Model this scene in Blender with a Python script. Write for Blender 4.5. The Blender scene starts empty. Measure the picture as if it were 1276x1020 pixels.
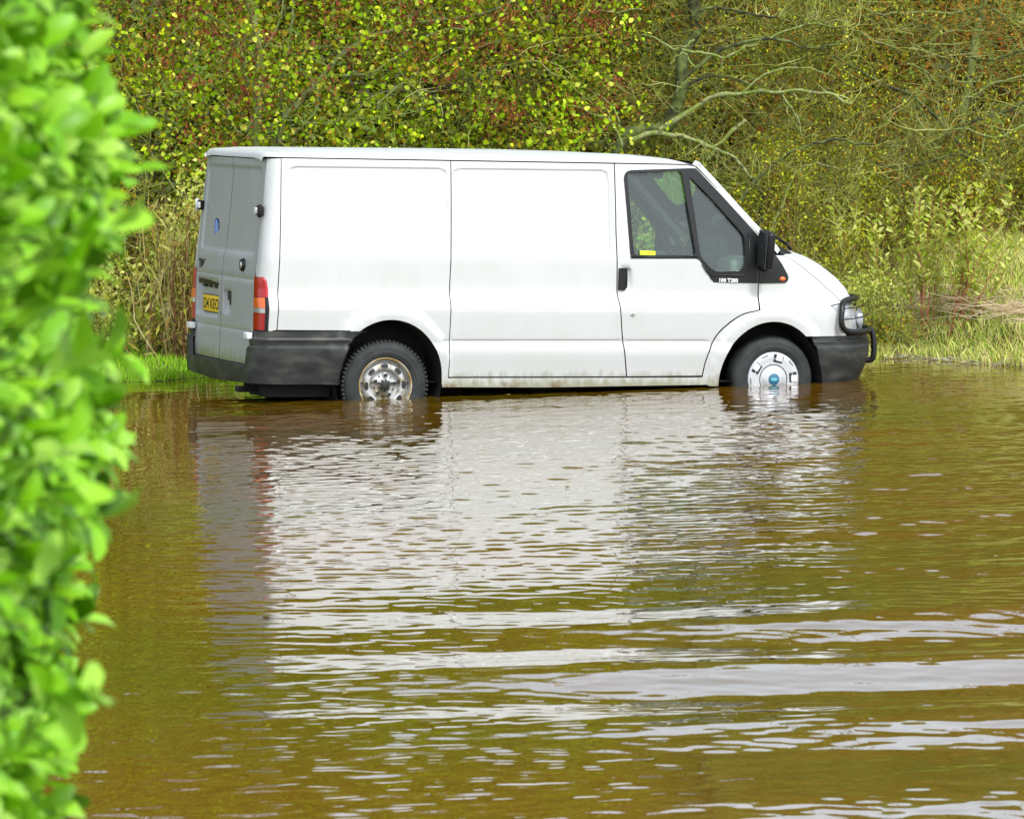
import bpy, bmesh, math, random
import numpy as np
from mathutils import Vector, Matrix, geometry
C = bpy.context.scene
COL = C.collection
R = math.radians

# ------------------------------------------------------------------ camera, light, exposure
CAM_H = 2.46
cd = bpy.data.cameras.new("camera"); cam = bpy.data.objects.new("camera", cd); COL.objects.link(cam)
cd.sensor_width = 36.0; cd.lens = 6200.0 / 1276.0 * 36.0; cd.clip_start = 0.1; cd.clip_end = 2000
_p = math.atan2(450, 6200); _a = 0.012
_fw = Vector((0, math.cos(_p), -math.sin(_p))); _r0 = Vector((1, 0, 0)); _u0 = _r0.cross(_fw)
_rt = _r0 * math.cos(_a) - _u0 * math.sin(_a); _up = _u0 * math.cos(_a) + _r0 * math.sin(_a)
cam.matrix_world = Matrix(((_rt.x, _up.x, -_fw.x, 0), (_rt.y, _up.y, -_fw.y, 0), (_rt.z, _up.z, -_fw.z, CAM_H), (0, 0, 0, 1)))
cd.dof.use_dof = True; cd.dof.focus_distance = 35.3; cd.dof.aperture_fstop = 15.0
C.camera = cam

SUN_EL, SUN_AZ = 52.0, 148.0          # azimuth clockwise from +Y (behind the camera, to its right)
w = bpy.data.worlds.new("World"); C.world = w; w.use_nodes = True
nt = w.node_tree; nt.nodes.clear()
sky = nt.nodes.new('ShaderNodeTexSky'); sky.sky_type = 'NISHITA'; sky.sun_disc = False
sky.sun_elevation = R(SUN_EL); sky.sun_rotation = R(SUN_AZ); sky.air_density = 1.0; sky.dust_density = 1.2; sky.ozone_density = 1.0
hs = nt.nodes.new('ShaderNodeHueSaturation'); hs.inputs['Saturation'].default_value = 0.42
bg = nt.nodes.new('ShaderNodeBackground'); bg.inputs[1].default_value = 0.15
wo = nt.nodes.new('ShaderNodeOutputWorld')
nt.links.new(sky.outputs[0], hs.inputs['Color']); nt.links.new(hs.outputs[0], bg.inputs[0]); nt.links.new(bg.outputs[0], wo.inputs[0])
sd = bpy.data.lights.new("sun", 'SUN'); sd.energy = 1.5; sd.angle = R(10); sd.color = (1.0, 0.98, 0.95)
so = bpy.data.objects.new("sun", sd); COL.objects.link(so)
_sd = Vector((math.sin(R(SUN_AZ)) * math.cos(R(SUN_EL)), math.cos(R(SUN_AZ)) * math.cos(R(SUN_EL)), math.sin(R(SUN_EL))))
so.rotation_euler = _sd.to_track_quat('Z', 'Y').to_euler(); so.location = (0, 0, 30)
C.view_settings.view_transform = 'Standard'; C.view_settings.look = 'None'; C.view_settings.gamma = 1.0
C.view_settings.exposure = 1.15
C.cycles.max_bounces = 8; C.cycles.transparent_max_bounces = 16; C.cycles.caustics_reflective = False; C.cycles.caustics_refractive = False

# ------------------------------------------------------------------ helpers
class MB:
    """collects vertices and faces, builds ONE mesh object"""
    def __init__(s): s.v = []; s.f = []; s.m = []; s.sm = []
    def add(s, vs, fs, mi=0, smooth=False):
        n = len(s.v); s.v += [tuple(map(float, p)) for p in vs]
        for f in fs: s.f.append(tuple(int(i) + n for i in f)); s.m.append(mi); s.sm.append(smooth)
    def build(s, name, mats, parent=None, loc=None):
        me = bpy.data.meshes.new(name); me.from_pydata(s.v, [], s.f)
        for m in (mats if isinstance(mats, (list, tuple)) else [mats]): me.materials.append(m)
        me.polygons.foreach_set('material_index', s.m); me.polygons.foreach_set('use_smooth', s.sm)
        me.update(); o = bpy.data.objects.new(name, me); COL.objects.link(o)
        if parent: o.parent = parent
        if loc: o.location = loc
        return o
    def box(s, c, h, mi=0, rot=None, bev=0.0):
        bm = bmesh.new(); bmesh.ops.create_cube(bm, size=2.0)
        for v in bm.verts: v.co = Vector((v.co.x * h[0], v.co.y * h[1], v.co.z * h[2]))
        if bev: bmesh.ops.bevel(bm, geom=bm.edges[:], offset=bev, segments=3, affect='EDGES', profile=0.5)
        M = rot if rot else Matrix.Identity(3)
        bm.verts.index_update()
        s.add([(M @ v.co) + Vector(c) for v in bm.verts], [[v.index for v in f.verts] for f in bm.faces], mi, bool(bev)); bm.free()
    def tube(s, pts, rad, mi=0, n=10, cap=True):
        pts = [Vector(p) for p in pts]; rr = rad if hasattr(rad, '__len__') else [rad] * len(pts)
        vs = []; up = None
        for i, p in enumerate(pts):
            t = (pts[min(i + 1, len(pts) - 1)] - pts[max(i - 1, 0)]).normalized()
            if up is None: up = Vector((0, 0, 1)) if abs(t.z) < .9 else Vector((1, 0, 0))
            a = t.cross(up).normalized(); up = a.cross(t).normalized()
            for k in range(n):
                g = 2 * math.pi * k / n; vs.append(p + (a * math.cos(g) + up * math.sin(g)) * rr[i])
        fs = [(i * n + k, i * n + (k + 1) % n, (i + 1) * n + (k + 1) % n, (i + 1) * n + k) for i in range(len(pts) - 1) for k in range(n)]
        if cap: fs += [tuple(range(n))[::-1], tuple((len(pts) - 1) * n + k for k in range(n))]
        s.add(vs, fs, mi, True)
    def lathe(s, prof, c, n=48, mi=0, side=-1, a0=0, a1=2 * math.pi, smooth=True):
        """prof: (radius, out) pairs; axis is local y, out>0 points to side"""
        full = abs(a1 - a0 - 2 * math.pi) < 1e-6; m = n if full else n + 1; vs = []
        for (r, o) in prof:
            for k in range(m):
                g = a0 + (a1 - a0) * k / n; vs.append((c[0] + r * math.cos(g), c[1] + side * o, c[2] + r * math.sin(g)))
        fs = [(i * m + k, i * m + (k + 1) % m, (i + 1) * m + (k + 1) % m, (i + 1) * m + k) for i in range(len(prof) - 1) for k in range(n)]
        s.add(vs, fs, mi, smooth)
    def poly(s, pts, mi=0, th=None):
        n = len(pts)
        if th is None: s.add(pts, [tuple(range(n))], mi); return
        q = [tuple(Vector(p) + Vector(th)) for p in pts]
        s.add(list(pts) + q, [tuple(range(n)), tuple(range(n, 2 * n))[::-1]] + [(i, (i + 1) % n, n + (i + 1) % n, n + i) for i in range(n)], mi)

def fast_mesh(name, V, F, mats, parent=None, mi=None, smooth=True):
    """V Nx3 array, F Mxk array"""
    me = bpy.data.meshes.new(name); V = np.asarray(V, np.float32); F = np.asarray(F, np.int32); k = F.shape[1]
    me.vertices.add(len(V)); me.vertices.foreach_set('co', V.ravel())
    me.loops.add(F.size); me.loops.foreach_set('vertex_index', F.ravel())
    me.polygons.add(len(F)); me.polygons.foreach_set('loop_start', np.arange(0, F.size, k, dtype=np.int32))
    me.polygons.foreach_set('use_smooth', np.full(len(F), smooth))
    if mi is not None: me.polygons.foreach_set('material_index', np.asarray(mi, np.int32))
    for m in (mats if isinstance(mats, (list, tuple)) else [mats]): me.materials.append(m)
    me.update(calc_edges=True); me.validate()
    o = bpy.data.objects.new(name, me); COL.objects.link(o)
    if parent: o.parent = parent
    return o

def tag(o, label=None, cat=None, group=None, kind=None):
    if label: o['label'] = label
    if cat: o['category'] = cat
    if group: o['group'] = group
    if kind: o['kind'] = kind
    return o
def empty(name, loc=(0, 0, 0)):
    o = bpy.data.objects.new(name, None); COL.objects.link(o); o.location = loc; o.empty_display_size = .2; return o

# ------------------------------------------------------------------ materials
def newmat(name):
    m = bpy.data.materials.new(name); m.use_nodes = True; n = m.node_tree; b = n.nodes['Principled BSDF']; return m, n, b
def simple(name, col, rough=.5, metal=0, coat=0, spec=.5, trans=0, emit=None):
    m, n, b = newmat(name); b.inputs['Base Color'].default_value = (*col, 1); b.inputs['Roughness'].default_value = rough
    b.inputs['Metallic'].default_value = metal; b.inputs['Coat Weight'].default_value = coat; b.inputs['Specular IOR Level'].default_value = spec
    return m
def nd(n, t, **k):
    x = n.nodes.new(t)
    for a, v in k.items():
        if a in x.inputs: x.inputs[a].default_value = v
        else: setattr(x, a, v)
    return x
def ramp(n, stops):
    r = n.nodes.new('ShaderNodeValToRGB'); e = r.color_ramp.elements
    while len(e) < len(stops): e.new(.5)
    for q, (p, c) in zip(e, stops): q.position = p; q.color = (*c, 1)
    return r
def noisy(name, cols, scale, rough=.6, detail=6, coat=0, stretch=(1, 1, 1), bump=0, spec=.5, lo=.35, hi=.65, metal=0):
    m, n, b = newmat(name); tc = nd(n, 'ShaderNodeTexCoord'); mp = nd(n, 'ShaderNodeMapping'); mp.inputs['Scale'].default_value = stretch
    no = nd(n, 'ShaderNodeTexNoise'); no.inputs['Scale'].default_value = scale; no.inputs['Detail'].default_value = detail
    st = [(lo + (hi - lo) * i / (len(cols) - 1), c) for i, c in enumerate(cols)]; r = ramp(n, st); L = n.links
    L.new(tc.outputs['Object'], mp.inputs[0]); L.new(mp.outputs[0], no.inputs['Vector']); L.new(no.outputs['Fac'], r.inputs[0]); L.new(r.outputs[0], b.inputs['Base Color'])
    b.inputs['Roughness'].default_value = rough; b.inputs['Coat Weight'].default_value = coat; b.inputs['Specular IOR Level'].default_value = spec; b.inputs['Metallic'].default_value = metal
    if bump:
        bp = nd(n, 'ShaderNodeBump'); bp.inputs['Strength'].default_value = bump; L.new(no.outputs['Fac'], bp.inputs['Height']); L.new(bp.outputs[0], b.inputs['Normal'])
    return m

def paint_material(name, base, grime_lo=-0.02, grime_hi=.16, grime=.75, rust=True, streak=.02):
    """white van paint: faint dirt film, vertical runs, algae and rust spots near the bottom edge (z in van coordinates)"""
    m, n, b = newmat(name); L = n.links; tc = nd(n, 'ShaderNodeTexCoord')
    n1 = nd(n, 'ShaderNodeTexNoise'); n1.inputs['Scale'].default_value = 2.2; n1.inputs['Detail'].default_value = 8; L.new(tc.outputs['Object'], n1.inputs['Vector'])
    mp = nd(n, 'ShaderNodeMapping'); mp.inputs['Scale'].default_value = (30, 30, 1.6); L.new(tc.outputs['Object'], mp.inputs[0])
    n2 = nd(n, 'ShaderNodeTexNoise'); n2.inputs['Scale'].default_value = 1.0; n2.inputs['Detail'].default_value = 4; L.new(mp.outputs[0], n2.inputs['Vector'])
    r1 = ramp(n, [(.42, (1, 1, 1)), (.75, (.93, .94, .90))]); L.new(n1.outputs[0], r1.inputs[0])
    r2 = ramp(n, [(.50, (1, 1, 1)), (.72, (1 - streak, 1 - streak, 1 - streak * 1.05))]); L.new(n2.outputs[0], r2.inputs[0])
    mx = nd(n, 'ShaderNodeMix', data_type='RGBA', blend_type='MULTIPLY'); mx.inputs[0].default_value = 1; L.new(r1.outputs[0], mx.inputs[6]); L.new(r2.outputs[0], mx.inputs[7])
    m2 = nd(n, 'ShaderNodeMix', data_type='RGBA', blend_type='MULTIPLY'); m2.inputs[0].default_value = 1; m2.inputs[6].default_value = (*base, 1); L.new(mx.outputs[2], m2.inputs[7])
    # grime band
    sp = nd(n, 'ShaderNodeSeparateXYZ'); L.new(tc.outputs['Object'], sp.inputs[0])
    mr = nd(n, 'ShaderNodeMapRange'); mr.inputs['From Min'].default_value = grime_hi; mr.inputs['From Max'].default_value = grime_lo; L.new(sp.outputs['Z'], mr.inputs['Value'])
    n3 = nd(n, 'ShaderNodeTexNoise'); n3.inputs['Scale'].default_value = 1.0; n3.inputs['Detail'].default_value = 6
    mp3 = nd(n, 'ShaderNodeMapping'); mp3.inputs['Scale'].default_value = (22, 22, 9); L.new(tc.outputs['Object'], mp3.inputs[0]); L.new(mp3.outputs[0], n3.inputs['Vector'])
    ad = nd(n, 'ShaderNodeMath', operation='ADD'); L.new(mr.outputs[0], ad.inputs[0]); L.new(n3.outputs[0], ad.inputs[1])
    r3 = ramp(n, [(.62 + .0, (0, 0, 0)), (1.0, (grime,) * 3)]); 
    hf = nd(n, 'ShaderNodeMath', operation='MULTIPLY'); hf.inputs[1].default_value = .72; L.new(ad.outputs[0], hf.inputs[0]); L.new(hf.outputs[0], r3.inputs[0])
    m3 = nd(n, 'ShaderNodeMix', data_type='RGBA'); L.new(r3.outputs[0], m3.inputs[0]); L.new(m2.outputs[2], m3.inputs[6]); m3.inputs[7].default_value = (.16, .15, .045, 1)
    out = m3.outputs[2]
    if rust:
        n4 = nd(n, 'ShaderNodeTexNoise'); n4.inputs['Scale'].default_value = 7; n4.inputs['Detail'].default_value = 8; L.new(tc.outputs['Object'], n4.inputs['Vector'])
        mr4 = nd(n, 'ShaderNodeMapRange'); mr4.inputs['From Min'].default_value = .045; mr4.inputs['From Max'].default_value = -.005; L.new(sp.outputs['Z'], mr4.inputs['Value'])
        ml = nd(n, 'ShaderNodeMath', operation='MULTIPLY'); L.new(mr4.outputs[0], ml.inputs[0]); r4 = ramp(n, [(.56, (0, 0, 0)), (.66, (.8, .8, .8))]); L.new(n4.outputs[0], r4.inputs[0]); L.new(r4.outputs[0], ml.inputs[1])
        m4 = nd(n, 'ShaderNodeMix', data_type='RGBA'); L.new(ml.outputs[0], m4.inputs[0]); L.new(out, m4.inputs[6]); m4.inputs[7].default_value = (.13, .05, .012, 1); out = m4.outputs[2]
    L.new(out, b.inputs['Base Color']); b.inputs['Roughness'].default_value = .42; b.inputs['Coat Weight'].default_value = .25; b.inputs['Coat Roughness'].default_value = .12
    return m
M_paint = paint_material('van_white_paint', (.56, .585, .58))
M_rearpaint = paint_material('van_shaded_dirty_rear_paint', (.38, .41, .41), grime_lo=.10, grime_hi=.30, grime=.85, rust=False, streak=.10)  # shade of the rear face put into a darker base, plus streaks and algae
M_gap = simple('shut_line_dark', (.012, .012, .012), .9)
M_plastic = noisy('black_bumper_plastic', [(.010, .011, .011), (.028, .031, .030), (.070, .072, .062)], 5, .5, stretch=(1, 1, 2.5), detail=9, spec=.35, lo=.3, hi=.75)
M_trim = simple('black_trim', (.008, .009, .009), .38, spec=.35)
M_rubber = noisy('tyre_rubber', [(.010, .012, .012), (.028, .032, .032)], 9, .75)
M_dark = simple('underbody_black', (.006, .006, .006), .9)
M_mirror = simple('mirror_back_tint', (.06, .07, .07), .2, .6)
M_chrome = simple('silver_metal', (.75, .76, .77), .28, .9)
M_hubcap = simple('hubcap_silver', (.50, .515, .53), .35, .45)
M_blue = simple('hub_blue', (.01, .12, .20), .3, 0, .5)
M_yellow = simple('plate_yellow', (.85, .58, .03), .4)
M_black = simple('print_black', (.01, .01, .01), .5)
M_white = simple('print_white', (.8, .82, .82), .5)
M_red = simple('red_lens', (.38, .003, .003), .25, 0, .3)
M_orange = simple('orange_lens', (.75, .14, .015), .25, 0, .3)
M_clear = simple('clear_lens', (.45, .47, .48), .12, .2, 1)
M_lime = simple('lime_sticker', (.62, .75, .02), .5)
M_stblue = simple('sticker_blue', (.02, .20, .80), .35)
M_seat = noisy('seat_fabric', [(.015, .017, .018), (.04, .045, .045)], 20, .9)
M_inner = simple('cab_grey', (.24, .28, .26), .6)
M_rust = noisy('rusty_steel', [(.50, .51, .50), (.46, .47, .46), (.30, .26, .16), (.12, .06, .02)], 16, .5, lo=.42, hi=.74, metal=.35)
M_gold = noisy('rusty_rim_edge', [(.50, .48, .38), (.36, .27, .10), (.10, .05, .02)], 12, .45, lo=.35, hi=.7, metal=.4)

def glass_material():
    m, n, b = newmat('tinted_glass'); L = n.links; n.nodes.remove(b); o = n.nodes['Material Output']
    tr = nd(n, 'ShaderNodeBsdfTransparent'); tr.inputs[0].default_value = (.70, .86, .78, 1)
    gl = nd(n, 'ShaderNodeBsdfGlossy'); gl.inputs['Roughness'].default_value = .03
    df = nd(n, 'ShaderNodeBsdfDiffuse'); df.inputs[0].default_value = (.26, .36, .31, 1)
    m1 = nd(n, 'ShaderNodeMixShader'); m1.inputs[0].default_value = .10; L.new(tr.outputs[0], m1.inputs[1]); L.new(df.outputs[0], m1.inputs[2])
    fr = nd(n, 'ShaderNodeFresnel'); fr.inputs[0].default_value = 1.6
    m2 = nd(n, 'ShaderNodeMixShader'); L.new(fr.outputs[0], m2.inputs[0]); L.new(m1.outputs[0], m2.inputs[1]); L.new(gl.outputs[0], m2.inputs[2]); L.new(m2.outputs[0], o.inputs[0])
    return m
M_glass = glass_material()

def leaf_material(name, cols, rough=.6, transl=.26, spec=.12):
    """colour differs from leaf to leaf (random per mesh island)"""
    m, n, b = newmat(name); L = n.links; g = nd(n, 'ShaderNodeNewGeometry')
    r = ramp(n, [(i / max(1, len(cols) - 1), c) for i, c in enumerate(cols)]); L.new(g.outputs['Random Per Island'], r.inputs[0])
    L.new(r.outputs[0], b.inputs['Base Color']); b.inputs['Roughness'].default_value = rough; b.inputs['Specular IOR Level'].default_value = spec
    t = nd(n, 'ShaderNodeBsdfTranslucent'); L.new(r.outputs[0], t.inputs[0]); mx = nd(n, 'ShaderNodeMixShader'); mx.inputs[0].default_value = transl
    L.new(b.outputs[0], mx.inputs[1]); L.new(t.outputs[0], mx.inputs[2]); L.new(mx.outputs[0], n.nodes['Material Output'].inputs[0]); return m

# ------------------------------------------------------------------ patches (surface sheets with a turned-in edge)
def in_poly(P, poly):
    P = np.asarray(P); x, y = P[:, 0], P[:, 1]; ins = np.zeros(len(P), bool); q = np.asarray(poly); j = len(q) - 1
    for i in range(len(q)):
        xi, yi = q[i]; xj, yj = q[j]
        c = ((yi > y) != (yj > y)) & (x < (xj - xi) * (y - yi) / (yj - yi + 1e-12) + xi); ins ^= c; j = i
    return ins
def dist_poly(P, poly):
    P = np.asarray(P, float); d = np.full(len(P), 1e9); q = np.asarray(poly, float)
    for i in range(len(q)):
        a = q[i]; b = q[(i + 1) % len(q)]; ab = b - a; t = np.clip(((P - a) @ ab) / (ab @ ab + 1e-12), 0, 1)
        d = np.minimum(d, np.linalg.norm(P - a - t[:, None] * ab, axis=1))
    return d
def resample(poly, sp):
    out = []
    for i in range(len(poly)):
        a = np.array(poly[i]); b = np.array(poly[(i + 1) % len(poly)]); k = max(1, int(np.linalg.norm(b - a) / sp + .5))
        for j in range(k): out.append(tuple(a + (b - a) * j / k))
    return out
def shrink(poly, d):
    q = np.asarray(poly, float); n = len(q); area = sum(q[i][0] * q[(i + 1) % n][1] - q[(i + 1) % n][0] * q[i][1] for i in range(n)); s = 1 if area > 0 else -1; out = []
    for i in range(n):
        e1 = q[i] - q[i - 1]; e2 = q[(i + 1) % n] - q[i]; e1 /= np.linalg.norm(e1) + 1e-9; e2 /= np.linalg.norm(e2) + 1e-9
        n1 = np.array([-e1[1], e1[0]]) * s; n2 = np.array([-e2[1], e2[0]]) * s; b = n1 + n2; b /= max(.5, (b @ b) / 2 + 0) if False else 1
        b /= np.linalg.norm(b) + 1e-9; out.append(tuple(q[i] + b * d / max(.5, b @ n1)))
    return out
def offs(fn, d):
    """offset fn outwards (outwards = +right-hand cross checked against the body centre)"""
    def g(u, v):
        e = 2e-3; p = Vector(fn(u, v)); a = Vector(fn(u + e, v)) - Vector(fn(u - e, v)); b = Vector(fn(u, v + e)) - Vector(fn(u, v - e)); nn = a.cross(b)
        if nn.length < 1e-12: return tuple(p)
        nn.normalize()
        if nn.dot(Vector((p.x - 1.4, p.y, (p.z - .8) * .6))) < 0: nn = -nn
        dd = d(u, v) if callable(d) else d
        return tuple(p + nn * dd)
    return g
def patch(mb, outline, fn, holes=(), us=None, vs=None, sp=.05, depth=.02, inward=(0, 1, 0), mi=0, skirt=1, esp=.02):
    loops = [resample(outline, esp)] + [resample(h, esp) for h in holes]
    o = np.array(outline); u0, v0 = o.min(0); u1, v1 = o.max(0)
    us = np.unique(np.round(np.concatenate([np.arange(u0, u1, sp), [] if us is None else us]), 4)); vs = np.unique(np.round(np.concatenate([np.arange(v0, v1, sp), [] if vs is None else vs]), 4))
    G = np.array([(a, b) for a in us for b in vs]); k = in_poly(G, outline)
    for h in holes: k &= ~in_poly(G, h)
    G = G[k]; dd = np.full(len(G), 9.)
    for l in [outline] + list(holes): dd = np.minimum(dd, dist_poly(G, l))
    G = G[dd > esp * .6]
    pts = []; edges = []
    for l in loops:
        s = len(pts); pts += l; edges += [(s + i, s + (i + 1) % len(l)) for i in range(len(l))]
    nb = len(pts); pts += [tuple(g) for g in G]
    vo, eo, fo, ov, oe, of = geometry.delaunay_2d_cdt([Vector(p) for p in pts], edges, [], 0, 1e-5)
    P = np.array([(p.x, p.y) for p in vo]); T = np.array([f for f in fo if len(f) == 3]); cen = P[T].mean(1); k = in_poly(cen, outline)
    for h in holes: k &= ~in_poly(cen, h)
    ar = np.abs((P[T[:, 1], 0] - P[T[:, 0], 0]) * (P[T[:, 2], 1] - P[T[:, 0], 1]) - (P[T[:, 2], 0] - P[T[:, 0], 0]) * (P[T[:, 1], 1] - P[T[:, 0], 1])); k &= ar > 6e-7   # no slivers: they spoil the shading
    T = T[k]; X = [fn(p[0], p[1]) for p in P]; mb.add(X, T, mi, True)
    inw = Vector(inward)
    for l in loops:
        A = [Vector(fn(*p)) for p in l]; n = len(A); B = [a + inw * depth for a in A]
        mb.add(A + B, [(i, (i + 1) % n, n + (i + 1) % n, n + i) for i in range(n)], skirt, False)
def sheet(mb, fn, us, vs, mi=0, smooth=True):
    nu, nv = len(us), len(vs)
    mb.add([fn(a, b) for a in us for b in vs], [(i * nv + j, (i + 1) * nv + j, (i + 1) * nv + j + 1, i * nv + j + 1) for i in range(nu - 1) for j in range(nv - 1)], mi, smooth)
def lin(a, b, n): return [a + (b - a) * i / (n - 1) for i in range(n)]
def mirror_y(mb):
    m = MB(); m.v = [(x, -y, z) for x, y, z in mb.v]; m.f = [tuple(reversed(f)) for f in mb.f]; m.m = list(mb.m); m.sm = list(mb.sm); return m
def text_into(mb, s, size, origin, ux, uz, out, mi, bold=.0, sx=1.0):
    """flat letters with thickness laid on a surface; ux, uz unit directions, out the thickness vector"""
    cu = bpy.data.curves.new('t', 'FONT'); cu.body = s; cu.size = size; cu.offset = bold; cu.resolution_u = 3
    ob = bpy.data.objects.new('t', cu); me = ob.to_mesh(); ux, uz, out = Vector(ux), Vector(uz), Vector(out); og = Vector(origin)
    V = [og + ux * (v.co.x * sx) + uz * v.co.y + out for v in me.vertices]; mb.add(V, [tuple(p.vertices) for p in me.polygons], mi, False)
    ob.to_mesh_clear(); bpy.data.objects.remove(ob); bpy.data.curves.remove(cu)
def ss(a, b, x):
    t = min(1, max(0, (x - a) / (b - a))); return t * t * (3 - 2 * t)
def pl(x, tab): return float(np.interp(x, [t[0] for t in tab], [t[1] for t in tab]))
def rrect(x, z, x0, x1, z0, z1, r):
    """signed distance to a rounded rectangle, negative inside"""
    dx = abs(x - (x0 + x1) / 2) - (x1 - x0) / 2 + r; dz = abs(z - (z0 + z1) / 2) - (z1 - z0) / 2 + r
    return math.hypot(max(dx, 0), max(dz, 0)) + min(max(dx, dz), 0) - r

# ------------------------------------------------------------------ the van. Local metres: x forward from rear axle, y left, z up from rear hub
TS = [(-.2, .915), (-.1, .925), (.0, .930), (.05, .930), (.255, .968), (.30, .955), (.33, .962), (.553, .988), (.640, .948), (.66, .944), (.895, .955), (1.22, .92), (1.52, .878), (1.59, .865), (1.68, .84)]
_zz = np.arange(-.2, 1.681, .01); _sv = np.interp(_zz, [t[0] for t in TS], [t[1] for t in TS]); _k = np.array([1, 2, 3, 2, 1]) / 9.
_sv = np.convolve(np.pad(_sv, 2, 'edge'), _k, 'valid')
def S(z): return float(np.interp(z, _zz, _sv))
AR = (.015, .040, .392, .428); AF = (2.910, .0, .405, .458)       # arch openings: centre, radii
def flare(x, z):
    d = 0
    for (cx, cz, rx, rz), wd in ((AR, .20), (AF, .20)):
        r = math.hypot((x - cx) / rx, (z - cz) / rz)
        if r < 1.35: d = max(d, .020 * (1 - ss(1.0 + wd * .75, 1.0 + wd * 1.15, r)) * ss(.9, 1.02, r))
    return d
def side(x, z):
    y = S(z) + flare(x, z)
    r = min(rrect(x, z, -.725, .448, .902, 1.540, .055), rrect(x, z, .482, 1.662, .906, 1.540, .055))
    y -= .010 * (1 - ss(-.012, .0, r))
    if -.3 < x < 2.42 and not (x < .45 and z > .2 and math.hypot((x - AR[0]) / AR[2], (z - AR[1]) / AR[3]) < 1.12):
        if x > .42: y -= .007 * math.exp(-((z - .317) / .006) ** 2)
    return (x, -y, z)
def dup_side(fn): return fn
# nose: contour of the plan at height z, from the door edge round to the centre line
NX = [(-.2, 3.47), (-.1, 3.50), (.003, 3.555), (.05, 3.589), (.168, 3.638), (.286, 3.646), (.363, 3.634), (.45, 3.612), (.567, 3.552), (.66, 3.485), (.753, 3.39), (.845, 3.263), (.909, 3.138), (.937, 3.045), (1.0, 2.96)]
X1 = 2.80
def _contour(z):
    zz = min(z, .937); b = S(zz); n = pl(zz, [(.5, 3.0), (.937, 2.3)]); q = n / (n - 1); A = pl(zz, NX) + .364 + (.977 - .95) * .3 - X1
    a = max(.05, A ** q - (.383 * b) ** q) ** (1 / q); ph = np.linspace(0, math.pi / 2, 160)
    x = X1 + a * np.sin(ph) ** (2 / n); y = -S(z) * np.cos(ph) ** (2 / n) if z > .937 else -b * np.cos(ph) ** (2 / n)
    s = np.concatenate([[0], np.cumsum(np.hypot(np.diff(x), np.diff(y)))]); return s, x, y
_ct = {}
def contour(z):
    k = round(z * 200)
    if k not in _ct: _ct[k] = _contour(k / 200)
    return _ct[k]
def nose(u, z):
    z0 = math.floor(z * 200) / 200; f = (z - z0) * 200; p = []
    for zz in (z0, z0 + .005):
        s, x, y = contour(zz); p.append((float(np.interp(u - X1, s, x)), float(np.interp(u - X1, s, y))))
    x = p[0][0] * (1 - f) + p[1][0] * f; y = p[0][1] * (1 - f) + p[1][1] * f
    return x, y, z
def Lz(z): return float(contour(z)[0][-1])
def fside(u, z):
    if u <= X1: return (u, -(S(z) + flare(u, z)), z)
    x, y, _ = nose(u, z); d = flare(x, z); return (x, y - d, z)
# rear: slightly bowed face with rounded corners
X0T = [(-.1, .975), (0, .97), (.18, .968), (.4, .962), (.73, .957), (.985, .932), (1.27, .906), (1.6, .880), (1.68, .84)]
def rearx(y, z): return -pl(z, X0T) + .035 * y * y
def rear(y, z):
    x = rearx(y, z); r = rrect(y, z, -.735, .735, .902, 1.530, .05); x += .012 * (1 - ss(-.02, .0, r))
    x += .006 * math.exp(-((z - .737) / .006) ** 2) + .007 * math.exp(-((z - .372) / .006) ** 2)
    x += .028 * (1 - ss(-.02, .004, rrect(y, z, .075, .745, .428, .700, .03)))
    x += .030 * (1 - ss(-.012, .004, rrect(y, z, -.262, -.062, .472, .640, .02)))
    return (x, y, z)
CR = .11
def corner(u, z):
    x0 = pl(z, X0T); xc = -x0 + CR; b = S(z)
    if u >= xc: return (u, -(b + flare(u, z)), z)
    s = xc - u; Lq = .17; ye = -(b - CR); xe = rearx(ye, z)
    if s < Lq:
        g = s / Lq * math.pi / 2; return (xc - (xc - xe) * math.sin(g), -b + CR * (1 - math.cos(g)), z)
    y = ye + (s - Lq); return (rearx(y, z), y, z)

DZ = .31                                   # hub height above the thing's base
van = empty('van'); tag(van, 'white panel van with a black bull bar standing axle deep in brown flood water', 'van')
Mv = Matrix(((.94789694, .31716188, -.0299955), (-.31730466, .94832366, 0), (.02844544, .00951771, .99955003))).to_3x3()
Mv = Matrix(((0.9478969415663198, -0.31730465640509214, 0.028445442391768976), (0.31716188001842077, 0.9483236552061993, 0.009517711885451757), (-0.02999550020249566, 0.0, 0.9995500337489875)))
Ov = Vector((-1.182793812508348, 35.94069071022371, 0.09487145844291778))
van.matrix_world = Matrix.Translation(Ov + Mv @ Vector((1.4, 0, -DZ))) @ Mv.to_4x4()
OFF = (-1.4, 0, DZ)
def part(mb, name, mats, parent=None): 
    return mb.build(name, mats, parent or van, None if parent else OFF)
def both(mb, name, mats):
    a = part(mb, name, mats); b = part(mirror_y(mb), name, mats); return a, b
def ell(A, a0, a1, n, k=1.0):
    return [(A[0] + A[2] * k * math.cos(R(a0 + (a1 - a0) * i / (n - 1))), A[1] + A[3] * k * math.sin(R(a0 + (a1 - a0) * i / (n - 1)))) for i in range(n)]
INW = (0, 1, 0)
PM = [M_paint, M_gap]
def gut(x): return 1.5975 - (x + .873) * .0047
zf = [.30, .306, .311, .317, .323, .328, .334, .34, .55, .56, .57, .63, .64, .65, .890, .897, .902, .907, .912, 1.515, 1.522, 1.528, 1.534, 1.54, 1.545]
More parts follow.
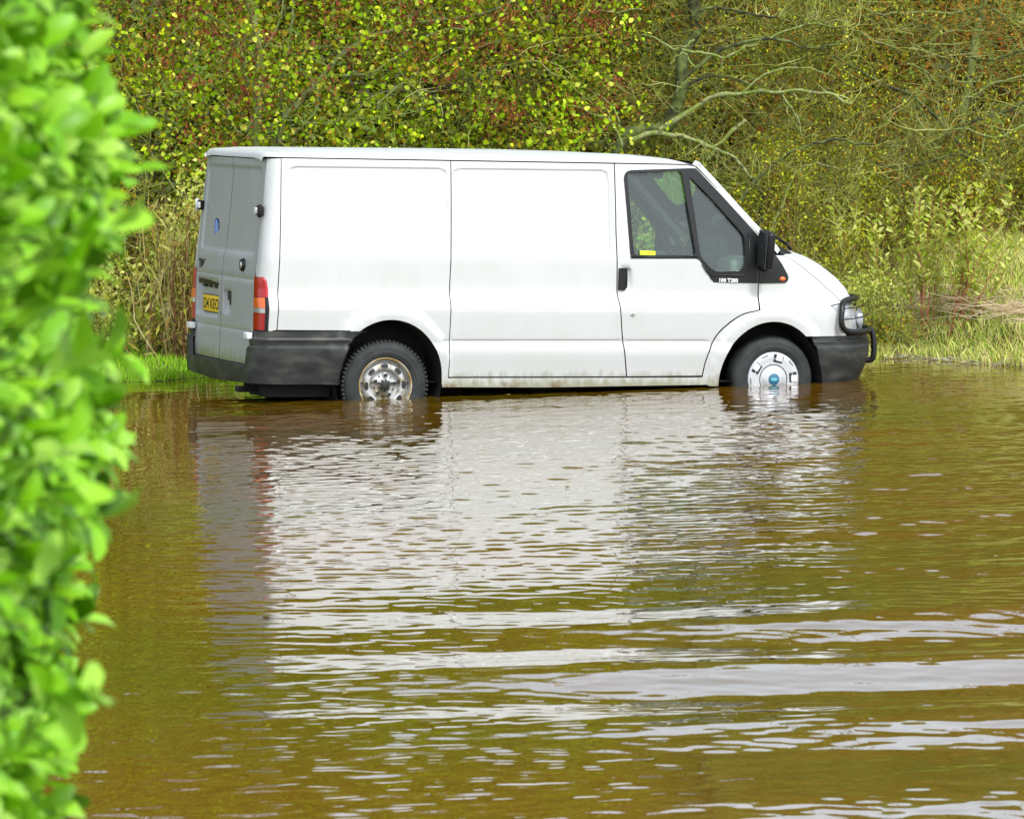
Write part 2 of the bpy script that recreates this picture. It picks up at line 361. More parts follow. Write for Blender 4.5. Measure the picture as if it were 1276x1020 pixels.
# rear quarter panel (seam at x=.456) with wheel arch
q = MB(); xs = [-.73, -.725, -.718, -.71, -.70, .425, .433, .44, .448]
seam = [(-.770, gut(-.77) - .005), (-.797, .849), (-.813, .395)]
out = seam + [(-.29, .392), (-.275, .375)] + ell(AR, 133, 0, 24) + [(.407, .010), (.446, .010), (.4515, .062), (.4525, .742), (.4715, gut(.47) - .005)]
patch(q, out, side, us=xs, vs=zf, sp=.04, depth=.02, inward=INW)
both(q, 'side_panel', PM)
# centre panel
q = MB(); xs = [.482, .487, .492, .5, .508, 1.64, 1.646, 1.652, 1.658, 1.662]
out = [(.4785, gut(.48) - .005), (.4595, .742), (.4575, .062), (1.800, .062), (1.7475, .373), (1.7105, .672), (1.6995, 1.09), (1.7015, gut(1.7) - .005)]
patch(q, out, side, us=xs, vs=zf, sp=.05, depth=.02, inward=INW)
both(q, 'centre_panel', PM)
# sill
q = MB(); patch(q, [(.41, .052), (.41, -.012), (1.2, -.016), (2.49, .0), (2.48, .054), (2.3, .052)], side, sp=.05, depth=.05, inward=(0, 1, 0)); both(q, 'sill', PM)
# rear corner pillar (goes round to the door edge), tail light in it
lt = [(-.885, .392), (-1.045, .392), (-1.045, .762), (-.925, .762), (-.898, .735), (-.885, .68)]
q = MB()
def cornU(y, z):
    b = S(z); return -pl(z, X0T) + CR - .17 - (y + (b - CR))
ztop = gut(-.85) - .006
out = [(-.776, ztop), (-.804, .849), (-.820, .395), (-.875, .385), (-.885, .392), (-.885, .68), (-.898, .735), (-.925, .762), (-1.04, .762)]
out += [(cornU(-.795, z), z) for z in (.80, .90, 1.0, 1.1, 1.2, 1.3, 1.4, 1.5)] + [(cornU(-.795, 1.575), ztop - .005)]
patch(q, out, corner, sp=.025, depth=.02, inward=(.5, .8, 0)); both(q, 'corner_pillar', PM)
# tail light: lenses red, amber, clear, red
for sgn in (1, -1):
    t = MB(); co = offs(corner, .010); zr = [.392, .40, .50, .510, .512, .544, .546, .58, .616, .620, .68, .72, .742, .755, .762]
    def lf(u, z, co=co):
        x, y, zz = co(u, z); return (x, y, zz)
    nU = 14
    V = []; 
    for z in zr:
        ue = -.885 if z < .68 else pl(z, [(.68, -.885), (.735, -.898), (.755, -.918), (.762, -.94)])
        um = cornU(-.80, z)
        for k in range(nU):
            u = um + (ue - um) * k / (nU - 1); p = Vector(co(u, z)); e = min(k, nU - 1 - k)
            if e == 0: p = Vector(corner(u, z)) 
            V.append(p)
    F = []; FM = []
    for i in range(len(zr) - 1):
        zc = (zr[i] + zr[i + 1]) / 2; m = 0 if zc < .508 else 2 if zc < .545 else 1 if zc < .618 else 0
        for k in range(nU - 1):
            mm = 3 if k >= nU - 3 and zc < .60 else m
            if zr[i] in (.510, .544, .616): mm = 3
            F.append((i * nU + k, i * nU + k + 1, (i + 1) * nU + k + 1, (i + 1) * nU + k)); FM.append(mm)
    for f, m in zip(F, FM): t.add([V[i] for i in f], [(0, 1, 2, 3)], m, False)
    if sgn < 0: t = mirror_y(t)
    part(t, 'tail_light', [M_red, M_orange, M_clear, M_gap])
# roof
def roof(x, v):
    a = abs(v); s = -1 if v < 0 else 1
    zc = pl(x, [(-.887, -.062), (-.882, -.045), (-.872, -.022), (-.85, -.010), (-.47, -.004), (.7, 0), (1.3, 0), (1.8, -.008), (2.05, -.018), (2.18, -.034), (2.26, -.052), (2.32, -.075), (2.37, -.105)])
    tab_y = [(0, 0), (.6, .62), (.80, .80), (.90, .845), (.96, .858), (1, .862)]; tab_z = [(0, 1.652), (.6, 1.653), (.80, 1.642), (.90, 1.626), (.96, 1.611), (1, gut(x) + .004)]
    y = pl(a, tab_y); z = pl(a, tab_z)
    z = min(z + zc * (1 if a < .9 else max(0, 1 - (a - .9) / .1)), 9) 
    for yr in (.15, .40, .62): z += .006 * math.exp(-((y - yr) / .02) ** 2) * ss(-.8, -.7, x) * (1 - ss(1.9, 2.05, x))
    rib = pl(x, [(-.885, .90), (-.85, .97), (-.78, 1), (3, 1)])
    return (x + .07 * (1 - a * a) * ss(1.9, 2.37, x), s * y * (rib if x < -.78 else 1), z if z > 1.5 else 1.5)
q = MB(); vs = [-1, -.98, -.96, -.93, -.90, -.87, -.84, -.80] + lin(-.76, .76, 58) + [.80, .84, .87, .90, .93, .96, .98, 1]
sheet(q, roof, [-.887, -.885, -.882, -.88, -.875, -.865, -.85, -.82, -.78] + lin(-.7, 2.1, 50) + lin(2.13, 2.37, 10), vs); part(q, 'roof', PM)
# ---- front door
DF = [(2.379, .066), (2.403, .195), (2.465, .349), (2.562, .448), (2.667, .513), (2.791, .543)]
def crom(P, n=5):
    P = [np.array(p) for p in P]; Q = [2 * P[0] - P[1]] + P + [2 * P[-1] - P[-2]]; o = []
    for i in range(1, len(Q) - 2):
        for k in range(n):
            t = k / n; o.append(tuple(.5 * ((2 * Q[i]) + (Q[i + 1] - Q[i - 1]) * t + (2 * Q[i - 1] - 5 * Q[i] + 4 * Q[i + 1] - Q[i + 2]) * t * t + (-Q[i - 1] + 3 * Q[i] - 3 * Q[i + 1] + Q[i + 2]) * t ** 3)))
    return o + [tuple(P[-1])]
door_o = [(1.7095, gut(1.71) - .005), (1.7075, 1.09), (1.7185, .672), (1.7555, .373), (1.809, .062), *crom(DF), (2.796, .739), (2.797, 1.086), (2.526, 1.373), (2.323, 1.566), (2.262, gut(2.262) - .005)]
frame = [(1.773, 1.48), (1.780, 1.505), (1.795, 1.526), (1.83, 1.538), (2.285, 1.557), (2.328, 1.556), (2.525, 1.358), (2.736, 1.138), (2.793, 1.078), (2.793, .733), (2.455, .740), (2.43, .761), (2.352, .882), (2.335, .900), (2.312, .910), (1.82, .908), (1.808, .936)]
def smooth_poly(poly, r=.018):
    out = []
    for i, p in enumerate(poly):
        a = np.array(poly[i - 1]); b = np.array(p); c = np.array(poly[(i + 1) % len(poly)]); d1 = np.linalg.norm(a - b); d2 = np.linalg.norm(c - b); k = min(r, d1 * .45, d2 * .45)
        p1 = b + (a - b) / d1 * k; p2 = b + (c - b) / d2 * k; out += [tuple(p1), tuple((p1 + 2 * b + p2) / 4), tuple(p2)]
    return out
g1 = smooth_poly([(1.797, 1.512), (2.214, 1.536), (2.312, .933), (1.838, .931)], .03)
g2 = smooth_poly([(2.271, 1.502), (2.432, 1.349), (2.643, 1.125), (2.690, 1.070), (2.694, .87), (2.655, .822), (2.473, .814), (2.425, .838), (2.345, .922)], .035)
def dside(x, z):
    X = side(x, z); rr = rrect(x, z, 1.735, 1.822, .682, .842, .03); y = X[1] + .016 * (1 - ss(-.012, .004, rr)); return (x, y, z)
for sgn in (1, -1):
    fm = mirror_y if sgn < 0 else (lambda m: m)
    q = MB(); patch(q, door_o, dside, holes=[shrink(frame, .014)], us=[1.735, 1.745, 1.81, 1.822], vs=zf + [.682, .69, .834, .842], sp=.045, depth=.02, inward=INW)
    door = part(fm(q), 'door', PM)
    q = MB(); ff = lambda x, z: (x, -(S(z) + .004), z); patch(q, frame, ff, holes=[g1, g2], sp=.05, depth=.022, inward=INW, skirt=0, esp=.015)
    # slim rail along the glass foot and a rim round the quarter glass
    q.tube([Vector(offs(side, .008)(x, z)) for x, z in [(1.81, .918), (2.0, .919), (2.2, .921), (2.318, .921)]], .006, 0, 6)
    q.tube([Vector(offs(side, .006)(x, z)) for x, z in [(2.36, .87), (2.40, .81), (2.44, .790), (2.60, .792), (2.68, .792), (2.715, .83), (2.722, .90), (2.722, 1.09)]], .006, 0, 6)
    if sgn > 0: 
        fo = offs(side, .0075)
        p0 = Vector(fo(2.487, .757 - .014)); text_into(q, '100 T280', .038, p0, (1, 0, -.02), (0, 0, 1), (0, -.001, 0), 1, .0012, 1.02)
    part(fm(q), 'window_frame', [M_trim, M_white], door).location = (0, 0, 0)
    for g in (g1, g2):
        q = MB(); q.poly([(x, -(.955 - .116 * (z - .8) - .012), z) for x, z in shrink(g, -.012)], 0); 
        part(fm(q), 'window_glass', M_glass, door)
    q = MB(); hd = offs(side, .012); hq = [(1.722, .838), (1.786, .838), (1.789, .70), (1.766, .680), (1.722, .684)]
    patch(q, hq, hd, sp=.03, depth=.03, inward=INW, skirt=0); q.tube([hd(1.782, .83), hd(1.782, .71)], .006, 0, 6); part(fm(q), 'door_handle', M_trim, door)
    q = MB(); c = Vector(side(1.825, .512)); q.lathe([(.0, .006), (.010, .006), (.014, .004), (.018, .003), (.021, -.004)], (c.x, c.y, c.z), 20, 0); q.lathe([(0, .0065), (.006, .0065)], (c.x, c.y, c.z), 12, 1); part(fm(q), 'door_lock', [M_chrome, M_black], door)
    if sgn > 0:
        q = MB(); patch(q, [(1.885, .966), (2.004, .962), (2.004, .932), (1.885, .934)], offs(side, -.007), sp=.05, depth=.001, inward=INW, skirt=0)
        patch(q, [(1.898, .954), (1.904, .954), (1.904, .946), (1.898, .946)], offs(side, -.0055), sp=.05, depth=.0005, inward=INW, mi=1, skirt=1)
        patch(q, [(1.930, .952), (1.995, .949), (1.995, .945), (1.930, .948)], offs(side, -.0055), sp=.05, depth=.0005, inward=INW, mi=2, skirt=2)
        part(q, 'window_sticker', [M_lime, M_black, M_orange], door)
# ---- A pillar strip and windscreen
PF = [(2.30, 1.5775), (2.335, 1.562), (2.527, 1.363), (2.738, 1.142), (2.80, 1.082), (2.90, .995), (2.945, .940)]
def pil(i, k):
    x, z = PF[i]; f = k / 5.; b = S(z); 
    if x > 2.8: b -= (x - 2.8) * .12
    b0 = (x + .002 + .045 * math.sin(f * 1.5708), -(b - .072 * f), z + .008 + .030 * math.sin(f * 1.5708) - (0 if f < 1 else .006)); return b0
def pilf(t, v):
    i = min(int(t), len(PF) - 2); f = t - i; a = Vector(pil(i, v)); b = Vector(pil(i + 1, v)); return a.lerp(b, f)
q = MB(); sheet(q, pilf, lin(0, len(PF) - 1, 25), lin(0, 5, 7)); both(q, 'windscreen_pillar', PM)
def wsc(t, v):
    a = pilf(t, 5) + Vector((-.004, .0, -.012)); f = 1 - v * v; return (a.x + (.07 + .10 * t / 6) * f, a.y * -v, a.z + .015 * f)
q = MB(); sheet(q, wsc, lin(.2, len(PF) - 1, 16), lin(-1, 1, 25)); part(q, 'windscreen', M_glass)
# cowl, wipers
COW = lambda v: (2.945 + .21 * (1 - v * v), -v * -.80, .955 + .02 * (1 - v * v))
q = MB()
def cowl(t, v):
    a = Vector(wsc(len(PF) - 1.3, v)); c = contour(.937); y = v * .90; yy = -abs(y); x = float(np.interp(yy, c[2], c[1])); b = Vector((x + .0, y, .939)); p = a.lerp(b, t); p.z += .012 * math.sin(t * math.pi) + .004; return p
sheet(q, cowl, lin(0, 1, 6), lin(-1, 1, 33)); part(q, 'cowl_panel', M_trim)
for y0, y1 in ((-.72, -.10), (-.05, .55)):
    q = MB(); b0 = Vector(cowl(.7, y0)); b1 = Vector(wsc(4.0, y1 * 1.05)) + Vector((.03, 0, .03)); q.tube([b0 + Vector((.03, 0, .0)), b0 + Vector((.01, 0, .035)), b0.lerp(b1, .3) + Vector((.02, 0, .03)), b1], [.014, .012, .008, .006], 0, 8)
    a = Vector(wsc(4.6, y0 * 1.02)) + Vector((.015, 0, .018)); c = Vector(wsc(3.6, y1 * 1.1)) + Vector((.015, 0, .018)); q.tube([a, a.lerp(c, .5) + Vector((.03, 0, .01)), c], .007, 0, 6)
    part(q, 'wiper', M_trim)
# ---- fender
split = [(3.045, .935), (3.14, .885), (3.25, .81), (3.36, .735), (3.47, .655), (3.545, .600)]
hl = [(3.475, .50), (3.465, .45), (3.475, .395), (3.50, .368), (3.55, .360)]
q = MB()
fo = [(2.803, 1.06), (2.885, .975), (2.945, .935)] + [(a - .006, b - .003) for a, b in split] + [(3.53, .592), (3.50, .56)] + hl[0:1] + hl[1:] + [(3.55, .350), (3.222, .350)] + ell(AF, 50, 180, 30)[0:] + [(2.503, -.01), (2.44, -.01), (2.388, .010), *crom([(2.388, .064), (2.411, .191), (2.473, .343), (2.570, .441), (2.673, .505), (2.797, .5355)]), (2.803, .537)]
patch(q, fo, fside, vs=zf, sp=.035, depth=.02, inward=INW); both(q, 'fender', PM)
# black triangle and side indicator
tri = [(2.801, 1.093), (2.89, 1.003), (2.926, .948), (2.985, .868), (3.030, .795), (3.036, .775), (3.030, .752), (3.008, .737), (2.801, .733)]
for sgn in (1, -1):
    fm = mirror_y if sgn < 0 else (lambda m: m); q = MB(); patch(q, tri, offs(fside, .006), sp=.04, depth=.02, inward=INW, skirt=0, esp=.015); tr = part(fm(q), 'mirror_triangle', M_trim)
    q = MB(); c = Vector(offs(fside, .006)(2.985, .765)); q.lathe([(0, .016), (.012, .014), (.020, .008), (.024, 0)], (0, 0, 0), 20, 0); q.v = [(x * 1.05 + c.x, y + c.y, z * .72 + c.z) for x, y, z in q.v]; part(fm(q), 'side_indicator', M_orange, tr)
# bonnet
q = MB(); zr = [.600, .61, .63] + lin(.655, .935, 18)
def bon(z, v):
    s0 = pl(z, [(b, a) for a, b in reversed(split)]) - X1; L = Lz(z); a = abs(v); u = X1 + s0 + (L - s0) * (1 - a); x, y, _ = nose(u, z)
    e = .004 * ss(0, .06, 1 - a); ridge = .010 * math.exp(-((a - .62) / .06) ** 2) * ss(.60, .7, z)
    return (x + e * .7 + ridge, (y if v < 0 else -y), z + e * .7 + ridge)
sheet(q, bon, zr, lin(-1, 1, 61))
def bcap(t, v):
    p = Vector(bon(.935, v)); c = Vector((p.x - .06, p.y * .985, .962)); r = p.lerp(c, t); r.z += .008 * math.sin(t * math.pi); return r
sheet(q, bcap, lin(0, 1, 5), lin(-1, 1, 61)); part(q, 'bonnet', PM)
# headlights, grille
for sgn in (1, -1):
    fm = mirror_y if sgn < 0 else (lambda m: m); q = MB(); ho = smooth_poly([(3.482, .575), (3.471, .47), (3.482, .395), (3.512, .366), (3.80, .366), (3.93, .40), (3.95, .50), (3.80, .592), (3.54, .59)], .02)
    patch(q, ho, offs(nose, -.002), sp=.03, depth=.04, inward=(-1, 0, 0)); hlp = part(fm(q), 'headlight', [M_clear, M_gap])
    q = MB(); c = Vector(nose(3.72, .47)); q.lathe([(0, .0), (.03, .004), (.06, .02), (.075, .03)], (0, 0, 0), 24); q.v = [(-y + c.x - .005, x + c.y, z + c.z) for x, y, z in q.v]; part(fm(q), 'lamp_reflector', M_chrome, hlp)
q = MB(); sheet(q, lambda z, u: nose(u, z), lin(.36, .595, 8), lin(3.955, X1 + Lz(.5), 12)); q2 = mirror_y(q); q.add(q2.v, q2.f, 0, True)
for z in (.40, .44, .48, .52, .56): 
    pts = [Vector(nose(u, z)) + Vector((.012, 0, 0)) for u in lin(3.97, X1 + Lz(z), 8)]; pts += [Vector((p.x, -p.y, p.z)) for p in reversed(pts[:-1])]; q.tube(pts, .008, 1, 6)
part(q, 'grille', [M_dark, M_trim])
# front bumper
def bfo(u, z): return pl(z, [(-.2, .0), (-.05, .018), (.02, .026), (.262, .030), (.276, .028), (.279, .022), (.284, .010), (.30, .014), (.315, .014), (.32, .004), (.345, .002), (.352, .0)])
bfn = offs(nose, bfo)
q = MB(); zr = [-.16, -.10, -.05, 0, .04, .1, .15, .2, .25, .262, .276, .279, .284, .29, .3, .315, .32, .34, .349]
def bf(z, v):
    s0 = pl(z, [(-.2, 3.322), (.004, 3.316), (.1, 3.30), (.227, 3.263), (.357, 3.216)]) + .004; L = X1 + Lz(z); a = abs(v); u = s0 + (L - s0 - .002) * (1 - a); x, y, zz = bfn(u, z)
    if a < .02: y = 0 if a == 0 else y
    return (x, y if v < 0 else -y, zz)
sheet(q, bf, zr, lin(-1, 1, 81))
e = [Vector(bf(z, -1)) for z in zr]; q.add(e + [p + Vector((0, .12, 0)) for p in e], [(i, i + 1, len(e) + i + 1, len(e) + i) for i in range(len(e) - 1)], 0, False)
e = [Vector(bf(zr[-1], v)) for v in lin(-1, 1, 81)]; q.add(e + [p + Vector((-.05, 0, -.006)) for p in e], [(i, i + 1, len(e) + i + 1, len(e) + i) for i in range(len(e) - 1)], 0, False)
part(q, 'front_bumper', [M_plastic, M_gap])
# rear bumper: tall corner wraps, low strip under the doors
q = MB()
def rbo(u, z): return pl(z, [(-.02, .022), (.02, .036), (.13, .040), (.268, .038), (.2705, .034), (.274, .012), (.325, .020), (.331, .019), (.335, .008), (.387, .004)])
rb = offs(corner, rbo)
ucen = cornU(0, .06)
def arcx(z): return AR[0] - AR[2] * math.sqrt(max(0, 1 - ((z - AR[1]) / AR[3]) ** 2)) - .004
out = [(arcx(.387) + .055, .387), (arcx(.37)+.02, .37)] + [(arcx(z), z) for z in (.34, .287, .23, .174, .1, .04)] + [(arcx(.04), .012), (-.80, .012), (-.93, .016), (ucen, -.006), (ucen, .132), (cornU(-.755, .132), .132), (cornU(-.765, .30), .30), (cornU(-.80, .385), .385), (-.95, .387)]
patch(q, out, rb, us=list(np.arange(-1.10, -.80, .02)), vs=[.255, .262, .268, .2705, .274, .28, .287, .30, .320, .325, .331, .335, .345], sp=.05, depth=.035, inward=(.6, .8, 0), skirt=0)
q2 = mirror_y(q); q.add(q2.v, q2.f, 0, True)
# step on top of the low strip
us_ = lin(-.76, .76, 30); A = [Vector((rearx(y, .13) - .040, y, .132)) for y in us_]; B = [p + Vector((.07, 0, .004)) for p in A]; q.add(A + B, [(i, i + 1, 30 + i + 1, 30 + i) for i in range(29)], 0, False)
part(q, 'rear_bumper', [M_plastic, M_gap])
# ---- rear doors
def rp(y, z, d): return Vector((rear(y, z)[0] - d, y, z))
for sgn in (1, -1):
    y0, y1 = ((-.790, -.004) if sgn > 0 else (.004, .790)); ys_ = [-.735, -.725, -.715, .715, .725, .735, .075, .085, .1, .72, .73, .745, -.262, -.255, -.07, -.062]
    q = MB(); o = smooth_poly([(y0, .140), (y1, .140), (y1, 1.583), (y0, 1.583)], .01)
    patch(q, o, rear, us=[a for a in ys_ if y0 < a < y1], vs=[.366, .372, .378, .428, .436, .446, .472, .48, .63, .64, .69, .70, .731, .737, .743, .90, .91, .92, 1.51, 1.52, 1.53], sp=.04, depth=.02, inward=(1, 0, 0))
    if sgn < 0:
        nn = 24; A = [rp(y, z, .004) for y, z in [(.11, .69), (.735, .682), (.735, .640), (.60, .632), (.52, .640), (.42, .628), (.30, .645), (.18, .630), (.11, .59)]]
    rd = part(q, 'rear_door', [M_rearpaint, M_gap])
    # hinge straps
    for z in (1.222, .62, .25):
        if z != 1.222: continue
        q = MB(); q.box((rearx(.79, z) - .018, -sgn * .800, z), (.016, .050, .033), 0, bev=.006); q.box((rearx(.79, z) - .036, -sgn * .775, z), (.010, .024, .022), 1, bev=.004); q.tube([(rearx(.79, z) - .030, -sgn * .845, z - .045), (rearx(.79, z) - .030, -sgn * .845, z + .045)], .015, 2, 10)
        part(q, 'hinge', [M_dark, M_white, M_white if sgn < 0 else M_dark], rd)
    q = MB(); z = .235; q.box((rearx(.8, z) - .028, -sgn * .775, .345), (.02, .05, .022), 0, bev=.005); part(q, 'hinge', [M_white], rd)
    if sgn > 0:
        q = MB(); c = rp(-.512, .832, 0); q.lathe([(.0, .006), (.020, .006), (.024, .020), (.040, .022), (.046, .012), (.048, -.002)], (0, 0, 0), 28, 0); q.v = [(y_ + c.x, x_ + c.y, z_ + c.z) for x_, y_, z_ in q.v]
        q.lathe([(0, .024), (.020, .024), (.024, .018)], (0, 0, 0), 20, 1); n0 = len(q.v) - 60
        for i in range(n0, len(q.v)): x_, y_, z_ = q.v[i]; q.v[i] = (y_ + c.x, x_ + c.y, z_ + c.z)
        part(q, 'rear_lock', [M_trim, M_chrome], rd)
        q = MB(); q.box((rp(-.165, .56, -.004).x, -.165, .600), (.012, .078, .036), 0, bev=.006); q.box((rp(-.165, .56, .0).x, -.19, .577), (.010, .05, .045), 0, bev=.006); part(q, 'rear_door_handle', M_trim, rd)
    else:
        q = MB(); q.box((rp(.40, .66, -.006).x, .42, .675), (.016, .30, .018), 0, bev=.006)
        for yy in (.55, .40, .25): q.box((rp(.40, .66, -.002).x, yy, .652), (.014, .045, .016), 0, bev=.005)
        part(q, 'plate_lamp', M_trim, rd)
        q = MB(); xx = rp(.32, .52, .006).x; q.box((xx, .318, .522), (.004, .258, .058), 0, bev=.003); q.box((xx + .003, .318, .522), (.004, .264, .064), 1)
        text_into(q, 'D4 KEO', .108, (xx - .0055, .560, .484), (0, -1, 0), (0, 0, 1), (0, 0, 0), 1, .001, 1.12)
        part(q, 'number_plate', [M_yellow, M_black], rd)
        q = MB(); xx = rp(.54, .80, .003).x; text_into(q, 'TRANSIT', .080, (xx, .690, .778), (0.03, -1, 0), (0, 0, 1), (0, 0, 0), 0, .005, .74); part(q, 'name_badge', M_black, rd)
        # round blue sticker with pale ring pattern
        q = MB(); c = Vector((rear(.322, 1.073)[0] - .003, .322, 1.073)); N = 40
        def disc(r, d, m, a=0, b=0, k=N): q.add([(c.x - d, c.y + a + r * math.cos(2 * math.pi * i / k), c.z + b + r * math.sin(2 * math.pi * i / k)) for i in range(k)], [tuple(range(k))], m)
        disc(.066, 0, 2); disc(.060, .0008, 0)
        for k in range(6):
            g = R(60 * k + 30); disc(.013, .0016, 1, .036 * math.cos(g), .036 * math.sin(g), 16)
        disc(.016, .0020, 1, 0, 0, 16); disc(.008, .0026, 0, 0, 0, 12)
        for k in range(6):
            g = R(60 * k + 30); disc(.007, .0026, 0, .034 * math.cos(g), .034 * math.sin(g), 12)
        part(q, 'round_sticker', [M_stblue, M_white, M_black], rd)
# ---- inner shell (dark), floor, bulkhead, wheel housings
q = MB()
def inn(x, z, s): return (x, s * (S(z) - .030), z)
for s in (-1, 1):
    patch(q, [(-.80, .03), (-.37, .03)] + ell(AR, 180, 0, 20, 1.06) + [(2.46, .03)] + ell(AF, 170, 120, 8, 1.06) + [(2.75, .60), (2.75, .72), (1.70, .72), (1.70, 1.575), (-.80, 1.575)], lambda x, z, s=s: inn(x, z, s), sp=.2, depth=.001, inward=(0, -s, 0), esp=.08)
q.poly([(-.86, -.80, .1), (-.86, .80, .1), (-.80, .78, 1.57), (-.80, -.78, 1.57)]); q.poly([(-.80, -.82, 1.575), (2.2, -.82, 1.56), (2.2, .82, 1.56), (-.80, .82, 1.575)])
q.poly([(-.93, -.9, .02), (2.9, -.9, .02), (2.9, .9, .02), (-.93, .9, .02)]); q.poly([(1.70, -.85, .03), (1.70, .85, .03), (1.70, .80, 1.575), (1.70, -.80, 1.575)])
q.box((2.2, 0, -.045), (.5, .30, .055), 0); q.box((.9, .0, -.03), (1.6, .30, .04), 0); q.box((.6, -.45, -.05), (.10, .06, .06)); q.box((1.35, -.5, -.04), (.16, .10, .045))
q.tube([(-.6, -.3, -.05), (.2, -.35, -.06), (1.5, -.2, -.05)], .03, 0, 8); q.tube([(0, -.8, 0), (0, .8, 0)], .045, 0, 10); q.box((-.62, -.62, -.03), (.24, .20, .055)); q.box((-.90, -.6, -.04), (.10, .05, .02)); q.box((2.98, 0, .2), (.42, .55, .25))
part(q, 'underbody', M_dark)
for A, nm in ((AR, 0), (AF, 1)):
    q = MB(); pr = []
    n = 30; e0 = ell(A, -20, 200, n, 1.0); y0 = S(.3) - .012; V = [(x, -y0, z) for x, z in e0] + [(x, -y0 + .32, z) for x, z in ell(A, -20, 200, n, .99)]
    q.add(V, [(i, i + 1, n + i + 1, n + i) for i in range(n - 1)], 0, True); q.add([(x, -y0 + .32, z) for x, z in ell(A, -20, 200, n, .99)], [tuple(range(n))], 0)
    both(q, 'wheel_housing', M_dark)
q = MB(); e0 = ell(AR, 150, 185, 12, .99); y0 = S(.3) - .035; q.add([(x, -y0, z) for x, z in e0] + [(x + .05, -y0 + .05, z) for x, z in e0], [(i, i + 1, 12 + i + 1, 12 + i) for i in range(11)], 0, True); both(q, 'mud_flap', M_plastic)
# ---- wheels
def wheel(cx, cy, cz, kind, side_):
    w_ = empty('wheel'); w_.parent = van; w_.location = (cx + OFF[0], cy, cz + OFF[2])
    t = MB(); t.lathe([(.19, -.02), (.192, .006), (.203, .018), (.235, .024), (.278, .018), (.298, .003), (.309, -.014), (.315, -.035), (.317, -.10), (.315, -.165), (.29, -.19), (.20, -.19)], (0, 0, 0), 80, 0, side_)
    t.lathe([(.229, .0240), (.233, .0262), (.238, .0240)], (0, 0, 0), 64, 0, side_); t.lathe([(.260, .0215), (.264, .0235), (.268, .0195)], (0, 0, 0), 64, 0, side_)
    for k in range(64 if kind == 'steel' else 0):              # shoulder tread blocks
        g = 2 * math.pi * k / 64; rot = Matrix.Rotation(-g, 3, 'Y') ; c = Vector((.311 * math.cos(g), -side_ * .026 * -1 * -1 if False else side_ * -.026, .311 * math.sin(g)))
        t.box(c, (.0095, .024, .0075), 0, rot=Matrix.Rotation(-g, 3, 'Y'))
    t.build('tyre', M_rubber, w_)
    r = MB(); r.lathe([(.193, .004), (.199, .010), (.197, .014), (.188, .012), (.184, .002)], (0, 0, 0), 64, 1, side_)
    r.lathe([(.184, .002), (.180, -.035), (.168, -.045), (.161, -.030), (.152, -.006), (.125, .002), (.112, -.004), (.106, -.026), (.100, -.040), (.092, -.036), (.060, -.026), (.040, -.024), (.038, -.004), (.0, -.004)], (0, 0, 0), 64, 0, side_)
    for k in range(8):
        g = math.radians(90 + 45 * k + 2); V = []
        for rr, aa in ((.126, -.19), (.147, -.20), (.153, -.10), (.154, 0), (.153, .10), (.147, .20), (.126, .19), (.122, 0)): V.append((rr * math.cos(g + aa), side_ * (.0035 if rr < .14 else -.0005), rr * math.sin(g + aa)))
        r.poly(V, 2)
    for k in range(5):
        g = math.radians(90 + 72 * k - 6); x, z = .073 * math.cos(g), .073 * math.sin(g)
        r.lathe([(.020, -.027), (.018, -.020), (.010, -.018)], (x, 0, z), 16, 0, side_); r.lathe([(.0125, -.020), (.0125, -.006), (.010, -.003), (0, -.003)], (x, 0, z), 6, 2, side_, smooth=False)
        g += math.radians(36); x, z = .073 * math.cos(g), .073 * math.sin(g); r.lathe([(.006, -.024), (.006, -.026), (0, -.026)], (x, 0, z), 8, 2, side_)
    for k in range(9):
        g = 2 * math.pi * k / 9; r.box((.034 * math.cos(g), side_ * -.006, .034 * math.sin(g)), (.009, .012, .006), 2, rot=Matrix.Rotation(-g, 3, 'Y'))
    r.lathe([(.036, -.02), (.034, .004), (.026, .008), (0, .008)], (0, 0, 0), 24, 2, side_)
    r.build('rim', [M_rust, M_gold, M_black], w_)
    if kind == 'cap':
        h = MB(); h.lathe([(.200, .006), (.197, .018), (.188, .022), (.150, .024), (.100, .018), (.090, .020), (.085, .024), (.050, .028), (.044, .030), (0, .030)], (0, 0, 0), 96, 0, side_)
        for k in range(5):
            g0 = math.radians(5 + 72 * k)
            def pt(rr, a, o): return (rr * math.cos(g0 + a), side_ * o, rr * math.sin(g0 + a))
            h.poly([pt(.128, -.27, .0235), pt(.183, -.22, .0243), pt(.187, 0, .0243), pt(.183, .22, .0243), pt(.128, .27, .0235), pt(.124, 0, .0233)], 2)
            h.poly([pt(.140, -.21, .0252), pt(.182, -.19, .0254), pt(.185, 0, .0254), pt(.182, .10, .0254), pt(.140, .12, .0252)], 1)
            g0 += math.radians(36); h.poly([pt(.176, -.14, .0246), pt(.182, -.14, .0246), pt(.182, .14, .0246), pt(.176, .14, .0246)], 2)
        for k in range(10):
            g0 = math.radians(36 * k + 10); h.lathe([(.004, .024), (0, .029)], (.068 * math.cos(g0), 0, .068 * math.sin(g0)), 8, 2, side_)
        h.lathe([(.102, .0183), (.106, .0205), (.110, .0188)], (0, 0, 0), 72, 2, side_)
        h.lathe([(.043, .0305), (.036, .034), (0, .035)], (0, 0, 0), 28, 3, side_)
        h.poly([(.026 * math.cos(a), side_ * .0365, .011 * math.sin(a)) for a in lin(0, 2 * math.pi - .3, 20)], 4)
        h.build('hubcap', [M_hubcap, M_chrome, M_black, M_blue, simple('badge_pale_blue', (.12, .42, .52), .3)], w_)
    return w_
wheel(0, -.905, .0, 'steel', -1).name = 'wheel'
wheel(0, .905, .0, 'steel', 1); 
wheel(2.939, -.905, .037, 'cap', -1); wheel(2.939, .905, .037, 'cap', 1)
